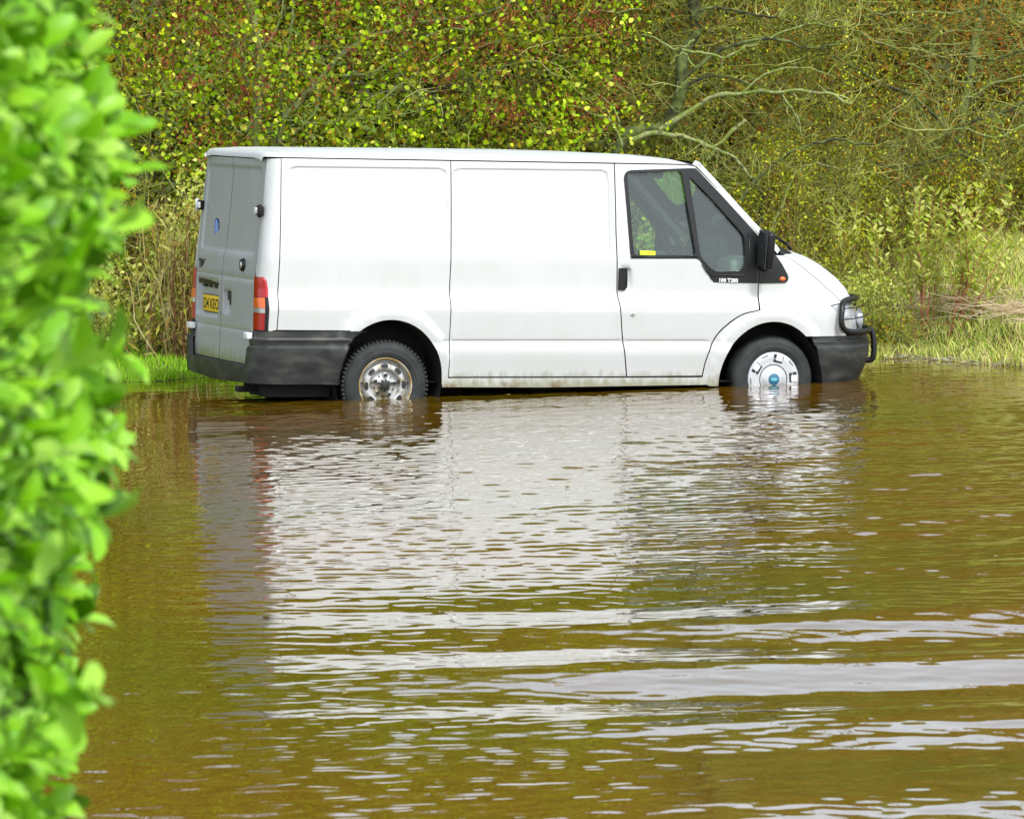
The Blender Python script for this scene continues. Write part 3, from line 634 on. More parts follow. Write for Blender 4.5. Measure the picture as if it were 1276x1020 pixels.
# ---- mirrors
for sgn in (1, -1):
    q = MB(); q.box((2.815, -1.065, .980), (.032, .084, .138), 0, bev=.024, rot=Matrix.Rotation(.18, 3, 'X')); q.box((2.779, -1.065, .980), (.008, .080, .134), 0, bev=.008, rot=Matrix.Rotation(.18, 3, 'X'))
    q.tube([(2.84, -.93, .86), (2.835, -1.0, .865), (2.82, -1.04, .88)], [.05, .035, .03], 0, 12)
    if sgn < 0: q = mirror_y(q)
    mr_ = part(q, 'door_mirror', M_trim); q = MB(); q.poly([(2.769, -1.135, .88), (2.769, -1.00, .86), (2.769, -.995, 1.08), (2.769, -1.12, 1.095)]); 
    if sgn < 0: q = mirror_y(q)
    part(q, 'mirror_glass', M_mirror, mr_)
# ---- bull bar
def bb(u, z, d=.056): return Vector(offs(nose, d)(u, z)) + Vector((0, 0, -.018))
q = MB(); L0 = X1 + Lz(.5) 
def wrap(us_, zs, r=.019, d=.06):
    pts = [bb(u, z, d) for u, z in zip(us_, zs)]; q.tube(pts + [Vector((p.x, -p.y, p.z)) for p in reversed(pts)], r, 0, 10)
th_ = lin(math.pi, 1.5 * math.pi, 7)
upper = [(3.505, .590), (3.60, .600), (3.75, .602), (3.95, .602), (4.15, .602), (L0 - .08, .602)]
lower = [(3.53, .398), (3.65, .390), (3.80, .390), (3.95, .390), (4.15, .390), (L0 - .08, .390)]
loop = [(3.452, .545), (3.437, .495), (3.445, .445), (3.475, .412)]
cc = list(reversed(upper)) + [(3.472, .575)] + loop + lower
P_ = [bb(u, z) for u, z in cc]
def smooth_path(P, it=2):
    for _ in range(it):
        o = [P[0]]
        for a, b in zip(P[:-1], P[1:]): o += [a.lerp(b, .25), a.lerp(b, .75)]
        P = o + [P[-1]]
    return P
q.tube(smooth_path(P_), .022, 0, 10); q.tube(smooth_path([Vector((p.x, -p.y, p.z)) for p in P_]), .022, 0, 10)
for z in (.602, .390): a = bb(L0 - .09, z); q.tube([a, Vector((a.x, -a.y, a.z))], .022, 0, 10)
for z0, u0 in ((.548, 3.452), (.485, 3.44)):
    pts = [bb(u, z0, .07) for u in (u0, 3.55, 3.7, 3.85, 4.0)]; q.tube(pts, .005, 0, 6); q.tube([Vector((p.x, -p.y, p.z)) for p in pts], .005, 0, 6)
for uu in (3.93, 4.30):
    pts = smooth_path([bb(uu, .602), bb(uu, .5), bb(uu, .39), bb(uu, .30, .08), bb(uu, .20, .085), bb(uu, .175, .07), bb(uu, .165, .02)]); 
    if uu < 4.1: pts = smooth_path([bb(uu, .39), bb(uu, .375, .068), bb(uu, .30, .072), bb(uu, .21, .072), bb(uu, .180, .06), bb(uu, .172, .0)])
    q.tube(pts, .022, 0, 10); q.tube([Vector((p.x, -p.y, p.z)) for p in pts], .022, 0, 10)
q.tube([Vector(nose(3.40, .57)), bb(3.455, .57, .075)], .004, 0, 6)
part(q, 'bull_bar', M_trim)
# ---- cab interior
q = MB(); q.box((2.80, 0, .76), (.17, .84, .15), 1, bev=.05); q.box((2.62, -.36, .93), (.12, .20, .13), 0, bev=.09); part(q, 'dashboard', [M_seat, M_inner])
q = MB(); c = Vector((2.36, -.36, .97)); pts = []
for k in range(33):
    g = 2 * math.pi * k / 32; p = Vector((0, .19 * math.cos(g), .19 * math.sin(g))); p.rotate(Matrix.Rotation(-R(32), 3, 'Y')); pts.append(c + p)
q.tube(pts, .019, 0, 8, cap=False); q.tube([c, (2.62, -.36, .76)], .03, 0, 8); q.tube([pts[0], c, pts[16]], .014, 0, 6); q.tube([c, pts[24]], .014, 0, 6); part(q, 'steering_wheel', M_seat)
for y in (-.42, .12, .50):
    q = MB(); q.box((2.02, y, .46), (.25, .22, .08), 0, bev=.05); q.box((1.87, y, .82), (.08, .215, .33), 0, bev=.06, rot=Matrix.Rotation(-R(12), 3, 'Y')); st = part(q, 'seat', M_seat)
    q = MB(); q.box((1.80, y, 1.24), (.05, .13, .09), 0, bev=.04); q.tube([(1.81, y - .06, 1.1), (1.80, y - .06, 1.2)], .008, 0, 6); q.tube([(1.81, y + .06, 1.1), (1.80, y + .06, 1.2)], .008, 0, 6); part(q, 'headrest', M_seat, st)
q = MB(); q.box((1.725, 0, .80), (.012, .84, .72), 0, bev=.01); part(q, 'bulkhead', M_inner)
for s in (-1, 1):
    q = MB(); patch(q, [(1.76, .10), (2.36, .10), (2.72, .56), (2.72, .70), (2.45, .73), (2.33, .885), (1.80, .895)], lambda x, z, s=s: (x, s * (S(z) - .05), z), sp=.1, depth=.004, inward=(0, s, 0), skirt=0); part(q, 'door_lining', M_inner)
q = MB(); q.box((2.35, 0, 1.50), (.015, .10, .035), 0, bev=.01); q.tube([(2.37, 0, 1.54), (2.39, 0, 1.58)], .008); part(q, 'rear_view_mirror', M_trim)

# ------------------------------------------------------------------ ground, water
rng = np.random.default_rng(7)
def at(px, py, D):
    """a point at distance D in front of the photographer, in world metres"""
    v = _fw * 1.0 + _rt * ((px - 638) / 6200.) - _up * ((py - 510) / 6200.); k = D / v.y; return Vector((v.x * k, D, CAM_H + v.z * k))
def nstep(a, b, x):
    t = np.clip((x - a) / (b - a), 0, 1); return t * t * (3 - 2 * t)
BX = [-200, -12, -3.05, -2.64, -2.4, -1, 1, 2.8, 3.05, 3.4, 3.9, 5, 12, 200]; BY = [36.5, 36.6, 37.25, 37.35, 37.7, 38.3, 38.7, 38.95, 39.25, 38.7, 37.75, 37.2, 36.8, 36.5]
def bank(x): return np.interp(x, BX, BY)
def ground(x, y):
    d = y - bank(x); rt = nstep(-1, 3, x); wob = .03 * np.sin(x * 3.1 + y) + .02 * np.sin(y * 4.7 - x * 2.2) + .015 * np.sin(x * 9.3 + y * 7.1)
    z = np.where(d < 0, -.30 * nstep(0, 1, -d / 1.6) + .015 * nstep(0, 1, 1 - np.abs(d) / .3), .015 + np.minimum(d, 3) * (.10 + .16 * rt) * nstep(0, .8, d) + .0)
    z = z + np.where(d > 0, wob * nstep(0, 1.2, d), 0) + 9.0 * nstep(46, 66, y) + .5 * nstep(60, 140, y) * np.sin(x * .05)
    u = -.238 - .017 * (x + 1.2); van_m = nstep(33, 33.8, y) * (1 - nstep(36.6, 37.2, y)) * nstep(-4, -3, x) * (1 - nstep(4, 5, x)); z = z * (1 - van_m) + u * van_m
    near = 1 - nstep(7.0, 11.5, y); z = np.where(y < 20, -.30 + 1.15 * near, z); return z
def gridmesh(name, X, Y, Zf, mat):
    gx, gy = np.meshgrid(X, Y, indexing='ij'); z = Zf(gx, gy); V = np.stack([gx, gy, z], -1).reshape(-1, 3); n, m = len(X), len(Y)
    i = np.arange(n - 1)[:, None] * m + np.arange(m - 1)[None]; F = np.stack([i, i + m, i + m + 1, i + 1], -1).reshape(-1, 4); return fast_mesh(name, V, F, mat)
def cat_(*a): return np.unique(np.round(np.concatenate(a), 4))
M_ground = noisy('bank_soil_and_moss', [(.030, .03, .005), (.05, .07, .005), (.10, .16, .006), (.10, .08, .01)], 1.7, .95, bump=.3)
g = gridmesh('ground', cat_(np.linspace(-200, -10, 30), np.arange(-10, 10, .2), np.linspace(10, 200, 30)), cat_(np.linspace(-60, 6, 20), np.arange(6, 13, .3), np.arange(13, 32, 2), np.arange(32, 48, .15), np.arange(48, 70, 1.), np.linspace(70, 400, 20)), ground, M_ground)
tag(g, kind='structure')

def water_material():
    m, n, b = newmat('flood_water'); L = n.links; tc = nd(n, 'ShaderNodeTexCoord'); no = nd(n, 'ShaderNodeTexNoise'); no.inputs['Scale'].default_value = .35; no.inputs['Detail'].default_value = 5
    L.new(tc.outputs['Object'], no.inputs['Vector']); r = ramp(n, [(.35, (.115, .050, .002)), (.65, (.080, .058, .002))]); L.new(no.outputs[0], r.inputs[0]); L.new(r.outputs[0], b.inputs['Base Color'])
    b.inputs['Roughness'].default_value = .015; b.inputs['IOR'].default_value = 1.62
    return m
WM = water_material()
def waves(x, y):
    r = np.random.default_rng(21); z = np.zeros_like(x)
    lf = lambda s, o: .5 + .5 * np.sin(x * s + o + 1.7 * np.sin(y * s * .7 + o * 2)) * np.sin(y * s * .55 + 2 * o)
    sx = nstep(-2.6, -.8, x + .03 * (y - 25)); side_m = .10 + .90 * sx
    amb = side_m * (.55 + .45 * lf(.9, .3)) * (1 - .75 * nstep(36.0, 38.5, y))
    # long low swell, mid ripples, fine ripples; crests lie roughly across the view, swung a little either way
    for lam, slope, cnt, spread in ((1.9, .044, 12, 14), (.75, .0105, 12, 24), (.36, .022, 20, 32), (.18, .031, 30, 52), (.095, .030, 26, 60)):
        for i in range(cnt):
            l = lam * r.uniform(.72, 1.35); ang = R(r.normal(13, spread)); k = 2 * math.pi / l; a = slope / k * r.uniform(.6, 1.3) * math.sqrt(2.) / math.sqrt(cnt) * 1.4
            ph = r.uniform(0, 6.28); bend = .35 * np.sin(x * .35 + ph) * lam
            # groups of waves come and go
            env = .55 + .45 * np.sin(x * r.uniform(.3, 1.1) + y * r.uniform(.2, .9) + r.uniform(0, 6.28))
            calm = 1 - .35 * nstep(24, 19, y) * nstep(-.5, 1., x); chop = 1 + (1.15 if lam < .3 else .45) * nstep(-2.2, -1.5, x) * nstep(22, 27, y) * (1 - nstep(33.8, 36, y) * .6)
            z += (calm * chop if lam < 1 else 1) * a * env * np.sin(k * (-math.sin(ang) * x + math.cos(ang) * y + bend) + ph) * (amb * (1 if lam < .3 else .62 + .38 * nstep(-.5, 1.5, x)) if lam < 1 else amb * (.25 + 1.1 * nstep(28, 20, y) * nstep(-1.0, 1.2, x + .05 * (y - 16))))
    return z
X = cat_(np.linspace(-120, -6, 16), np.arange(-6, -4.2, .2), np.arange(-4.2, 4.8, .030), np.arange(4.8, 7, .2), np.linspace(7, 120, 16))
Y = cat_(np.linspace(4, 14.4, 20), np.arange(14.4, 24, .0155), np.arange(24, 38.5, .024), np.linspace(38.5, 46, 16))
wt = gridmesh('water', X, Y, waves, WM); tag(wt, kind='structure')

# ------------------------------------------------------------------ vegetation helpers
def frames(D, rg):
    """unit vectors D (N,3) -> two perpendicular unit vectors"""
    r = rg.normal(size=D.shape); a = np.cross(D, r); a /= np.linalg.norm(a, axis=1)[:, None] + 1e-9; return a, np.cross(D, a)
def unit(v): return v / (np.linalg.norm(v, axis=1)[:, None] + 1e-9)
def leafset(P, L, W, rg, up=.30, droop=-.1, hexa=False, cam_bias=.75):
    """P centres (N,3), L and W lengths (N,)"""
    n = len(P); N_ = unit(rg.normal(size=(n, 3)) + np.array([0, -cam_bias, up * 2.0])); D = rg.normal(size=(n, 3)) + np.array([0, 0, droop * 2]); D -= (D * N_).sum(1)[:, None] * N_; D = unit(D); A = np.cross(N_, D)
    L = L[:, None]; W = W[:, None]; lift = N_ * W * .18
    if hexa:
        V = np.stack([P - D * L * .5, P - D * L * .2 + A * W * .5 + lift, P + D * L * .22 + A * W * .42 + lift, P + D * L * .5, P + D * L * .22 - A * W * .42 + lift, P - D * L * .2 - A * W * .5 + lift], 1); k = 6
    else:
        V = np.stack([P - D * L * .5, P + A * W * .5 + lift - D * L * .05, P + D * L * .5, P - A * W * .5 + lift - D * L * .05], 1); k = 4
    return V.reshape(-1, 3), np.arange(n * k).reshape(n, k)
def twigs(A, B, r0, rg, seg=5, sag=.12, sides=3, wob=.05, tip=.35):
    """curved tapering tubes from A to B (N,3)"""
    n = len(A); T = B - A; ln = np.linalg.norm(T, axis=1)[:, None]; a, b = frames(unit(T), rg); t = np.linspace(0, 1, seg); k1 = rg.normal(size=(n, 1)) * sag * ln; k2 = rg.normal(size=(n, 1)) * sag * ln
    pts = A[:, None] + T[:, None] * t[None, :, None] + (a * k1)[:, None] * np.sin(t * math.pi)[None, :, None] + (b * k2)[:, None] * (np.sin(t * math.pi * 2) * .5)[None, :, None]
    pts[:, 1:-1] += rg.normal(size=(n, seg - 2, 3)) * (wob * ln)[:, None] * .5
    rad = np.asarray(r0).reshape(-1, 1) * (1 - (1 - tip) * t)[None]; g = np.arange(sides) * 2 * math.pi / sides
    V = pts[:, :, None] + (a[:, None, None] * np.cos(g)[None, None, :, None] + b[:, None, None] * np.sin(g)[None, None, :, None]) * rad[:, :, None, None]
    i = np.arange(n)[:, None, None] * seg * sides; s = np.arange(seg - 1)[None, :, None] * sides; q = np.arange(sides)[None, None]; q1 = (q + 1) % sides
    F = np.stack([i + s + q, i + s + q1, i + s + sides + q1, i + s + sides + q], -1).reshape(-1, 4); return V.reshape(-1, 3), F, pts
class Acc:
    def __init__(s): s.V = []; s.F = []; s.M = []; s.n = 0
    def add(s, V, F, mi=0): s.V.append(V); s.F.append(F + s.n); s.M.append(np.full(len(F), mi)); s.n += len(V)
    def build(s, name, mats, parent=None): return fast_mesh(name, np.concatenate(s.V), np.concatenate(s.F), mats, parent, np.concatenate(s.M))
def limb(acc, pts, r0, r1, rg, wob=.03, n=7, mi=0, sub=3):
    P = [Vector(p) for p in pts]; Q = []
    if len(P) > 2:                              # rounded through the given points
        E_ = [P[0] * 2 - P[1]] + P + [P[-1] * 2 - P[-2]]; P = [((E_[i] * 2) + (E_[i + 1] - E_[i - 1]) * t + (E_[i - 1] * 2 - E_[i] * 5 + E_[i + 1] * 4 - E_[i + 2]) * t * t + (E_[i] * 3 - E_[i - 1] - E_[i + 1] * 3 + E_[i + 2]) * t ** 3) * .5 for i in range(1, len(E_) - 2) for t in (0, .25, .5, .75)] + [P[-1]]; sub = 1; wob = wob * .45
    for i in range(len(P) - 1):
        for k in range(sub): Q.append(P[i].lerp(P[i + 1], k / sub) + Vector(rg.normal(size=3)) * wob * (0 if (i == 0 and k == 0) else .6))
    Q.append(P[-1]); m = MB(); m.tube(Q, [r0 + (r1 - r0) * i / (len(Q) - 1) * 1.0 + r0 * .08 * rg.normal() for i in range(len(Q))], 0, n, cap=False); acc.add(np.array(m.v), np.array(m.f), mi); return np.array([tuple(q) for q in Q])

M_bark_pale = noisy('pale_mossy_bark', [(.08, .09, .02), (.27, .29, .12), (.13, .19, .02), (.20, .24, .05)], 16, .9, bump=.4)
M_bark_dark = noisy('dark_mossy_bark', [(.022, .020, .010), (.06, .07, .018), (.13, .17, .04)], 11, .95, bump=.5)
M_twig = noisy('lichen_twig', [(.08, .08, .012), (.26, .29, .04), (.44, .46, .16)], 3.0, .9)
M_twigb = noisy('brown_twig', [(.06, .028, .010), (.20, .085, .03), (.26, .18, .05)], 3.0, .9)
GREENS = [(.12, .26, .003), (.30, .52, .006), (.56, .66, .012), (.20, .36, .004), (.76, .78, .10), (.05, .08, .003), (.38, .50, .006), (.26, .50, .01), (.36, .22, .01), (.10, .16, .004)]
ML_green = leaf_material('green_autumn_leaves', GREENS)
ML_red = leaf_material('red_brown_leaves', [(.26, .05, .022), (.15, .028, .018), (.34, .12, .03), (.20, .045, .025), (.12, .04, .02)], transl=.15)
ML_olive = leaf_material('olive_leaves', [(.38, .48, .006), (.58, .62, .014), (.07, .09, .003), (.76, .74, .08), (.20, .26, .004), (.40, .22, .012), (.08, .12, .004), (.44, .54, .02)])
ML_deep = leaf_material('shaded_olive_leaves', [(.10, .14, .003), (.22, .26, .004), (.32, .22, .005), (.05, .04, .003), (.03, .035, .002), (.16, .20, .003)])  # darkened olive: shade of the gaps behind the front foliage, in the colour
ML_rust = leaf_material('rust_leaves', [(.50, .17, .02), (.34, .10, .02), (.50, .26, .02), (.26, .20, .008), (.30, .07, .02), (.12, .05, .01)])
ML_yel = leaf_material('yellow_green_leaves', [(.56, .66, .08), (.76, .78, .26), (.36, .50, .03), (.60, .56, .10)], transl=.4)

def clumpy(rg, lo, hi, ncl, per, sig, keep=None):
    c = rg.uniform(lo, hi, size=(ncl, 3))
    if keep is not None: c = c[keep(c)]
    s = sig * rg.uniform(.5, 1.4, size=(len(c), 1, 1)); P = c[:, None] + rg.normal(size=(len(c), per, 3)) * s * np.array([1.2, 1, .8]); return c, P.reshape(-1, 3)
def tree(name, label, base, limbs, lo, hi, ncl, per, sig, Lr, mats, barkm, twm, seed, keep=None, ntw=300, twr=(.003, .007), hexa=False, extra=None, group=None, cat='tree', free=0, asp=.8):
    """limbs: (points, r0, r1, material) ; crown of leaf clumps, each joined to the wood by a twig"""
    rg = np.random.default_rng(seed); root = empty(name, base); tag(root, label, cat, group); T = Acc(); W_ = []
    for k, (pts, r0, r1, mi) in enumerate(limbs): W_.append(limb(T, pts, r0, r1, rg, mi=mi, n=8 if r0 > .03 else 6))
    wood = np.concatenate(W_); c, P = clumpy(rg, lo, hi, ncl, per, sig, keep)
    d = ((c[:, None] - wood[None]) ** 2).sum(-1); d += rg.uniform(0, 1.2, size=d.shape); st = wood[d.argmin(1)]
    sel = rg.permutation(len(c))[:ntw]; V, F, pts = twigs(st[sel], c[sel], rg.uniform(twr[0], twr[1], size=len(sel)) * 1.5, rg, seg=8, sag=.14, wob=.03); T2 = Acc(); T2.add(V, F)
    # side shoots
    for k in range(3):
        idx = rg.integers(0, len(pts), size=ntw); j = rg.integers(2, 8, size=ntw); A = pts[idx, j]; B = A + unit(rg.normal(size=(ntw, 3)) * np.array([1, .6, .8]) + np.array([0, 0, .25])) * rg.uniform(.15, .6, size=(ntw, 1)); V, F, p2 = twigs(A, B, rg.uniform(twr[0] * .5, twr[1] * .7, size=ntw), rg, seg=5, sag=.12, wob=.06); T2.add(V, F)
    if free:
        A = rg.uniform(lo, hi, size=(free, 3)); B = A + unit(rg.normal(size=(free, 3)) * np.array([1.2, .5, .8])) * rg.uniform(.3, 1.3, size=(free, 1)); V, F, p2 = twigs(A, B, rg.uniform(twr[0] * .6, twr[1], size=free), rg, seg=7, sag=.15, wob=.05); T2.add(V, F)
    off = np.array(base)
    for a in T.V: a -= off
    for a in T2.V: a -= off
    T.build('trunk', barkm, root); T2.build('twigs', twm, root)
    n = len(P); L = Lr[0] * .7 + (Lr[1] - Lr[0] * .7) * rg.beta(1.6, 2.2, size=n); V, F = leafset(P - off, L, L * rg.uniform(asp * .55, asp * 1.1, size=n), rg, hexa=hexa); A_ = Acc(); A_.add(V, F); A_.build('crown', mats, root)
    if extra:
        for nm, ncl2, per2, sig2, Lr2, asp2, m2, kp in extra:
            c2, P2 = clumpy(rg, lo, hi, ncl2, per2, sig2, kp); L = rg.uniform(Lr2[0], Lr2[1], size=len(P2)); V, F = leafset(P2 - off, L, L * asp2, rg, droop=-.8); fast_mesh(nm, V, F, m2, root)
    return root
def dome(xc, hw, zlow, zhigh, sd):
    """rounded uneven crown outline"""
    return lambda c: c[:, 2] < zlow + (zhigh - zlow) * np.sqrt(np.clip(1 - ((c[:, 0] - xc) / hw) ** 2, 0, 1)) + .25 * np.sin(c[:, 0] * 3.1 + sd) + .2 * np.sin(c[:, 1] * 4 + c[:, 0] * 1.7 + sd) - .9 * np.abs((c[:, 0] - xc) / hw) ** 6
def P3(l, D): return [at(x, y, D + (z[0] if z else 0)) for x, y, *z in l]
def gz(x, y): return float(ground(np.array([x]), np.array([y]))[0])

# ---- leafy tree on the left
b = at(322, 300, 40.6); base = (b.x, 40.6, gz(b.x, 40.6))
limbs = [([base] + P3([(320, 190), (322, 60), (312, 0), (305, -120), (300, -330)], 40.6), .050, .018, 0), ([Vector(base)] + P3([(345, 175), (372, 130), (400, 95), (445, 55), (520, 28), (600, 18), (680, -20)], 40.4), .036, .010, 0),
         (P3([(345, 178), (385, 150), (397, 112), (375, 88), (380, 62)], 40.3), .016, .006, 0), (P3([(322, 120), (305, 95), (298, 55), (270, 25), (235, 2), (200, -30)], 40.4), .018, .006, 0), (P3([(330, 60), (350, 20), (356, -30)], 40.4), .014, .006, 0),
         (P3([(325, 210), (255, 190), (215, 152), (165, 130)], 40.3), .016, .005, 0), (P3([(325, 300), (247, 262), (205, 215), (178, 172)], 40.3), .016, .005, 0), (P3([(322, 140), (300, 165), (280, 135), (262, 100)], 40.2), .012, .005, 0), (P3([(400, 96), (470, 88), (545, 40), (615, 35), (640, -10)], 40.2), .014, .005, 0),
         (P3([(533, 118), (560, 108), (600, 92), (622, 86), (650, 70)], 40.0), .018, .008, 1), (P3([(470, 130), (520, 90), (560, 62), (600, 58), (650, 40)], 40.1), .012, .004, 0), (P3([(350, 150), (420, 150), (470, 118), (520, 102)], 40.2), .010, .004, 0), (P3([(345, 100), (360, 60), (365, 10), (372, -60)], 40.5), .02, .008, 0), (P3([(345, 180), (350, 130), (353, 90), (350, 50)], 40.2), .014, .006, 1)]
tree('leafy_tree', 'tree with round green leaves and red brown catkins, behind the rear half of the van', base, limbs, (-3.7, 39.6, 1.35), (1.0, 42.0, 5.0), 1120, 30, .10, (.030, .066), ML_green, [M_bark_pale, M_bark_dark], M_twig, 3, keep=dome(-1.3, 2.5, 3.5, 5.1, 1), ntw=420, hexa=True, free=260, twr=(.002, .005),
     extra=[('catkins', 1500, 34, .080, (.024, .050), .45, ML_red, lambda c: (c[:, 2] > 2.0 - .4 * np.sin(c[:, 0] * 2.6 + 1)) & (c[:, 1] < 40.45))])
# ---- mossy crooked tree in the middle
b = at(770, 260, 40.4); base = (b.x, 40.4, gz(b.x, 40.4))
limbs = [([base] + P3([(772, 185), (830, 157), (850, 112), (850, 75), (866, 40), (864, 0), (872, -90), (860, -220)], 40.4), .062, .032, 1), (P3([(822, 162), (880, 126), (925, 116), (975, 114), (1022, 116), (1060, 130)], 40.2), .024, .011, 0), (P3([(785, 176), (812, 166), (850, 170), (888, 184), (915, 198), (936, 222)], 40.1), .026, .014, 0),
         (P3([(852, 110), (880, 96), (905, 96), (938, 107)], 40.2), .018, .007, 1), (P3([(850, 62), (880, 66), (905, 72), (925, 60), (945, 55)], 40.1), .014, .006, 0), (P3([(866, 50), (845, 62), (820, 50), (800, 43)], 40.0), .012, .005, 0), (P3([(866, 84), (850, 66), (835, 80)], 39.9), .010, .004, 0),
         (P3([(864, 20), (885, 10), (930, 16), (970, 22)], 40.3), .016, .006, 1), (P3([(775, 182), (770, 150), (752, 120), (720, 128)], 40.0), .013, .005, 0), (P3([(775, 180), (760, 150), (735, 140), (705, 130)], 39.9), .012, .005, 0), (P3([(936, 222), (950, 250), (946, 300), (955, 350)], 40.2), .02, .012, 1), (P3([(888, 184), (930, 150), (905, 170), (880, 200)], 40.0), .012, .006, 0),
         (P3([(900, 300), (930, 240), (985, 190), (1040, 175), (1090, 180)], 40.1), .022, .008, 1), (P3([(960, 290), (985, 225), (1010, 205), (1045, 210)], 40.0), .012, .005, 0), (P3([(850, 100), (900, 60), (960, 48), (1010, 60), (1050, 52)], 40.2), .020, .007, 1), (P3([(960, 48), (1000, 30), (1040, 34)], 40.2), .009, .004, 0),
         (P3([(925, 116), (960, 90), (1000, 84), (1040, 96)], 40.1), .011, .004, 0), (P3([(800, 12), (770, 14), (740, 16), (700, 22)], 40.2), .010, .005, 0), (P3([(970, 112), (990, 140), (1000, 170)], 40.2), .010, .005, 0)]
tree('mossy_tree', 'crooked moss covered tree with bare arching limbs behind the cab of the van', base, limbs, (.7, 40.3, 1.3), (2.9, 42.4, 4.6), 420, 34, .12, (.018, .038), ML_olive, [M_bark_pale, M_bark_dark], M_twig, 5, keep=dome(1.8, 1.25, 3.4, 4.7, 2), ntw=360, free=1000, twr=(.002, .005),
     extra=[('dead_leaves', 110, 18, .10, (.025, .045), .5, ML_rust, lambda c: c[:, 2] > 1.9)])
# ---- russet tree at the right edge
b = at(1215, 200, 41.8); base = (b.x, 41.8, gz(b.x, 41.8))
limbs = [([base] + P3([(1190, 240), (1215, 52), (1222, 22), (1230, -20), (1226, -140)], 41.8), .045, .02, 0), (P3([(976, 26), (1020, 6), (1065, 5), (1095, 18), (1130, 16), (1185, 15), (1226, 10)], 41.5), .011, .016, 0), (P3([(1072, 40), (1100, 57), (1150, 62), (1196, 78)], 41.4), .014, .006, 0), (P3([(1140, 60), (1180, 42), (1225, 38)], 41.5), .010, .014, 0),
         (P3([(1178, 170), (1205, 155), (1235, 145), (1285, 125)], 41.0), .012, .016, 1), (P3([(1146, 175), (1180, 150), (1205, 125), (1240, 105), (1290, 90)], 41.2), .008, .014, 0), (P3([(1130, 80), (1160, 95), (1182, 118)], 41.2), .012, .006, 0), (P3([(1170, 96), (1200, 102), (1235, 104)], 41.3), .009, .005, 0), (P3([(1235, 10), (1260, 25), (1290, 30)], 41.4), .012, .008, 0), (P3([(1075, 20), (1098, 36)], 41.4), .008, .004, 0), (P3([(1210, 200), (1150, 130), (1080, 95), (1020, 60)], 41.0), .02, .008, 1), (P3([(1230, 200), (1180, 195), (1130, 210), (1080, 200)], 40.8), .014, .005, 1), (P3([(1290, 150), (1240, 170), (1195, 160), (1150, 182)], 40.7), .012, .005, 0), (P3([(1290, 60), (1230, 75), (1180, 60), (1120, 80)], 40.9), .013, .004, 1)]
tree('russet_tree', 'thin branched tree with sparse russet leaves at the right edge behind the willow shoots', base, limbs, (2.2, 40.4, 1.25), (5.4, 43.4, 4.6), 380, 26, .13, (.017, .036), ML_rust, [M_bark_pale, M_bark_dark], M_twig, 8, keep=dome(3.8, 1.75, 3.4, 4.8, 3), ntw=380, free=1000, twr=(.002, .005),
     extra=[('green_leaves', 520, 32, .14, (.017, .036), .6, ML_olive, lambda c: c[:, 2] < 3.1 - .3 * (c[:, 0] - 2.2)), ('dead_leaves', 700, 22, .10, (.018, .036), .5, ML_rust, lambda c: (c[:, 2] > 2.5) & (c[:, 1] < 42.0))])
# ---- row of trees behind that closes the view (own heights; most leaf colours darkened for shaded gaps)
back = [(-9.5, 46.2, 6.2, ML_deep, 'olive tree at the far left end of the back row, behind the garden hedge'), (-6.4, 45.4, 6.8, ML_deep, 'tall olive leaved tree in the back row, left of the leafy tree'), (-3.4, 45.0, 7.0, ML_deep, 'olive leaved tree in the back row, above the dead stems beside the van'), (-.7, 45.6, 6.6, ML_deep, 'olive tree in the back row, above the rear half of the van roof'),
        (1.8, 45.2, 6.0, ML_deep, 'olive tree darkened as shade in the back row, seen through the mossy limbs'), (4.2, 45.8, 5.8, ML_rust, 'rust coloured tree in the back row, behind the russet tree'), (6.9, 45.3, 6.4, ML_deep, 'olive tree darkened as shade in the back row, just beyond the right edge'), (9.8, 46.0, 6.2, ML_olive, 'olive tree at the far right end of the back row')]
for k, (x, y, h, ml, lab) in enumerate(back):
    base = (x, y, gz(x, y)); rg = np.random.default_rng(50 + k); limbs = [([Vector(base), Vector((x + .1, y, 1.5)), Vector((x - .15, y, 3.2)), Vector((x, y, h * .9))], .11, .03, 1)]
    for j in range(7):
        a = rg.uniform(0, 6.28); z0 = rg.uniform(.8, 3.5); limbs.append(([Vector((x, y, z0)), Vector((x + math.cos(a) * .8, y + math.sin(a) * .6, z0 + .6)), Vector((x + math.cos(a) * 1.7, y + math.sin(a) * 1.1, z0 + rg.uniform(.6, 1.7)))], .035, .01, int(rg.integers(0, 2))))
    far_ = abs(x) > 8
    tree('back_tree', lab, base, limbs, (x - 2.3, y - 1.5, .3), (x + 2.3, y + 1.6, h), 640 if not far_ else 520, 50, .22, (.05, .11), ml, [M_bark_pale, M_bark_dark], M_twig if k % 2 else M_twigb, 60 + k, keep=dome(x, 2.35, h * .55, h, k), ntw=200, free=120, twr=(.004, .010), group='trees of the back row')
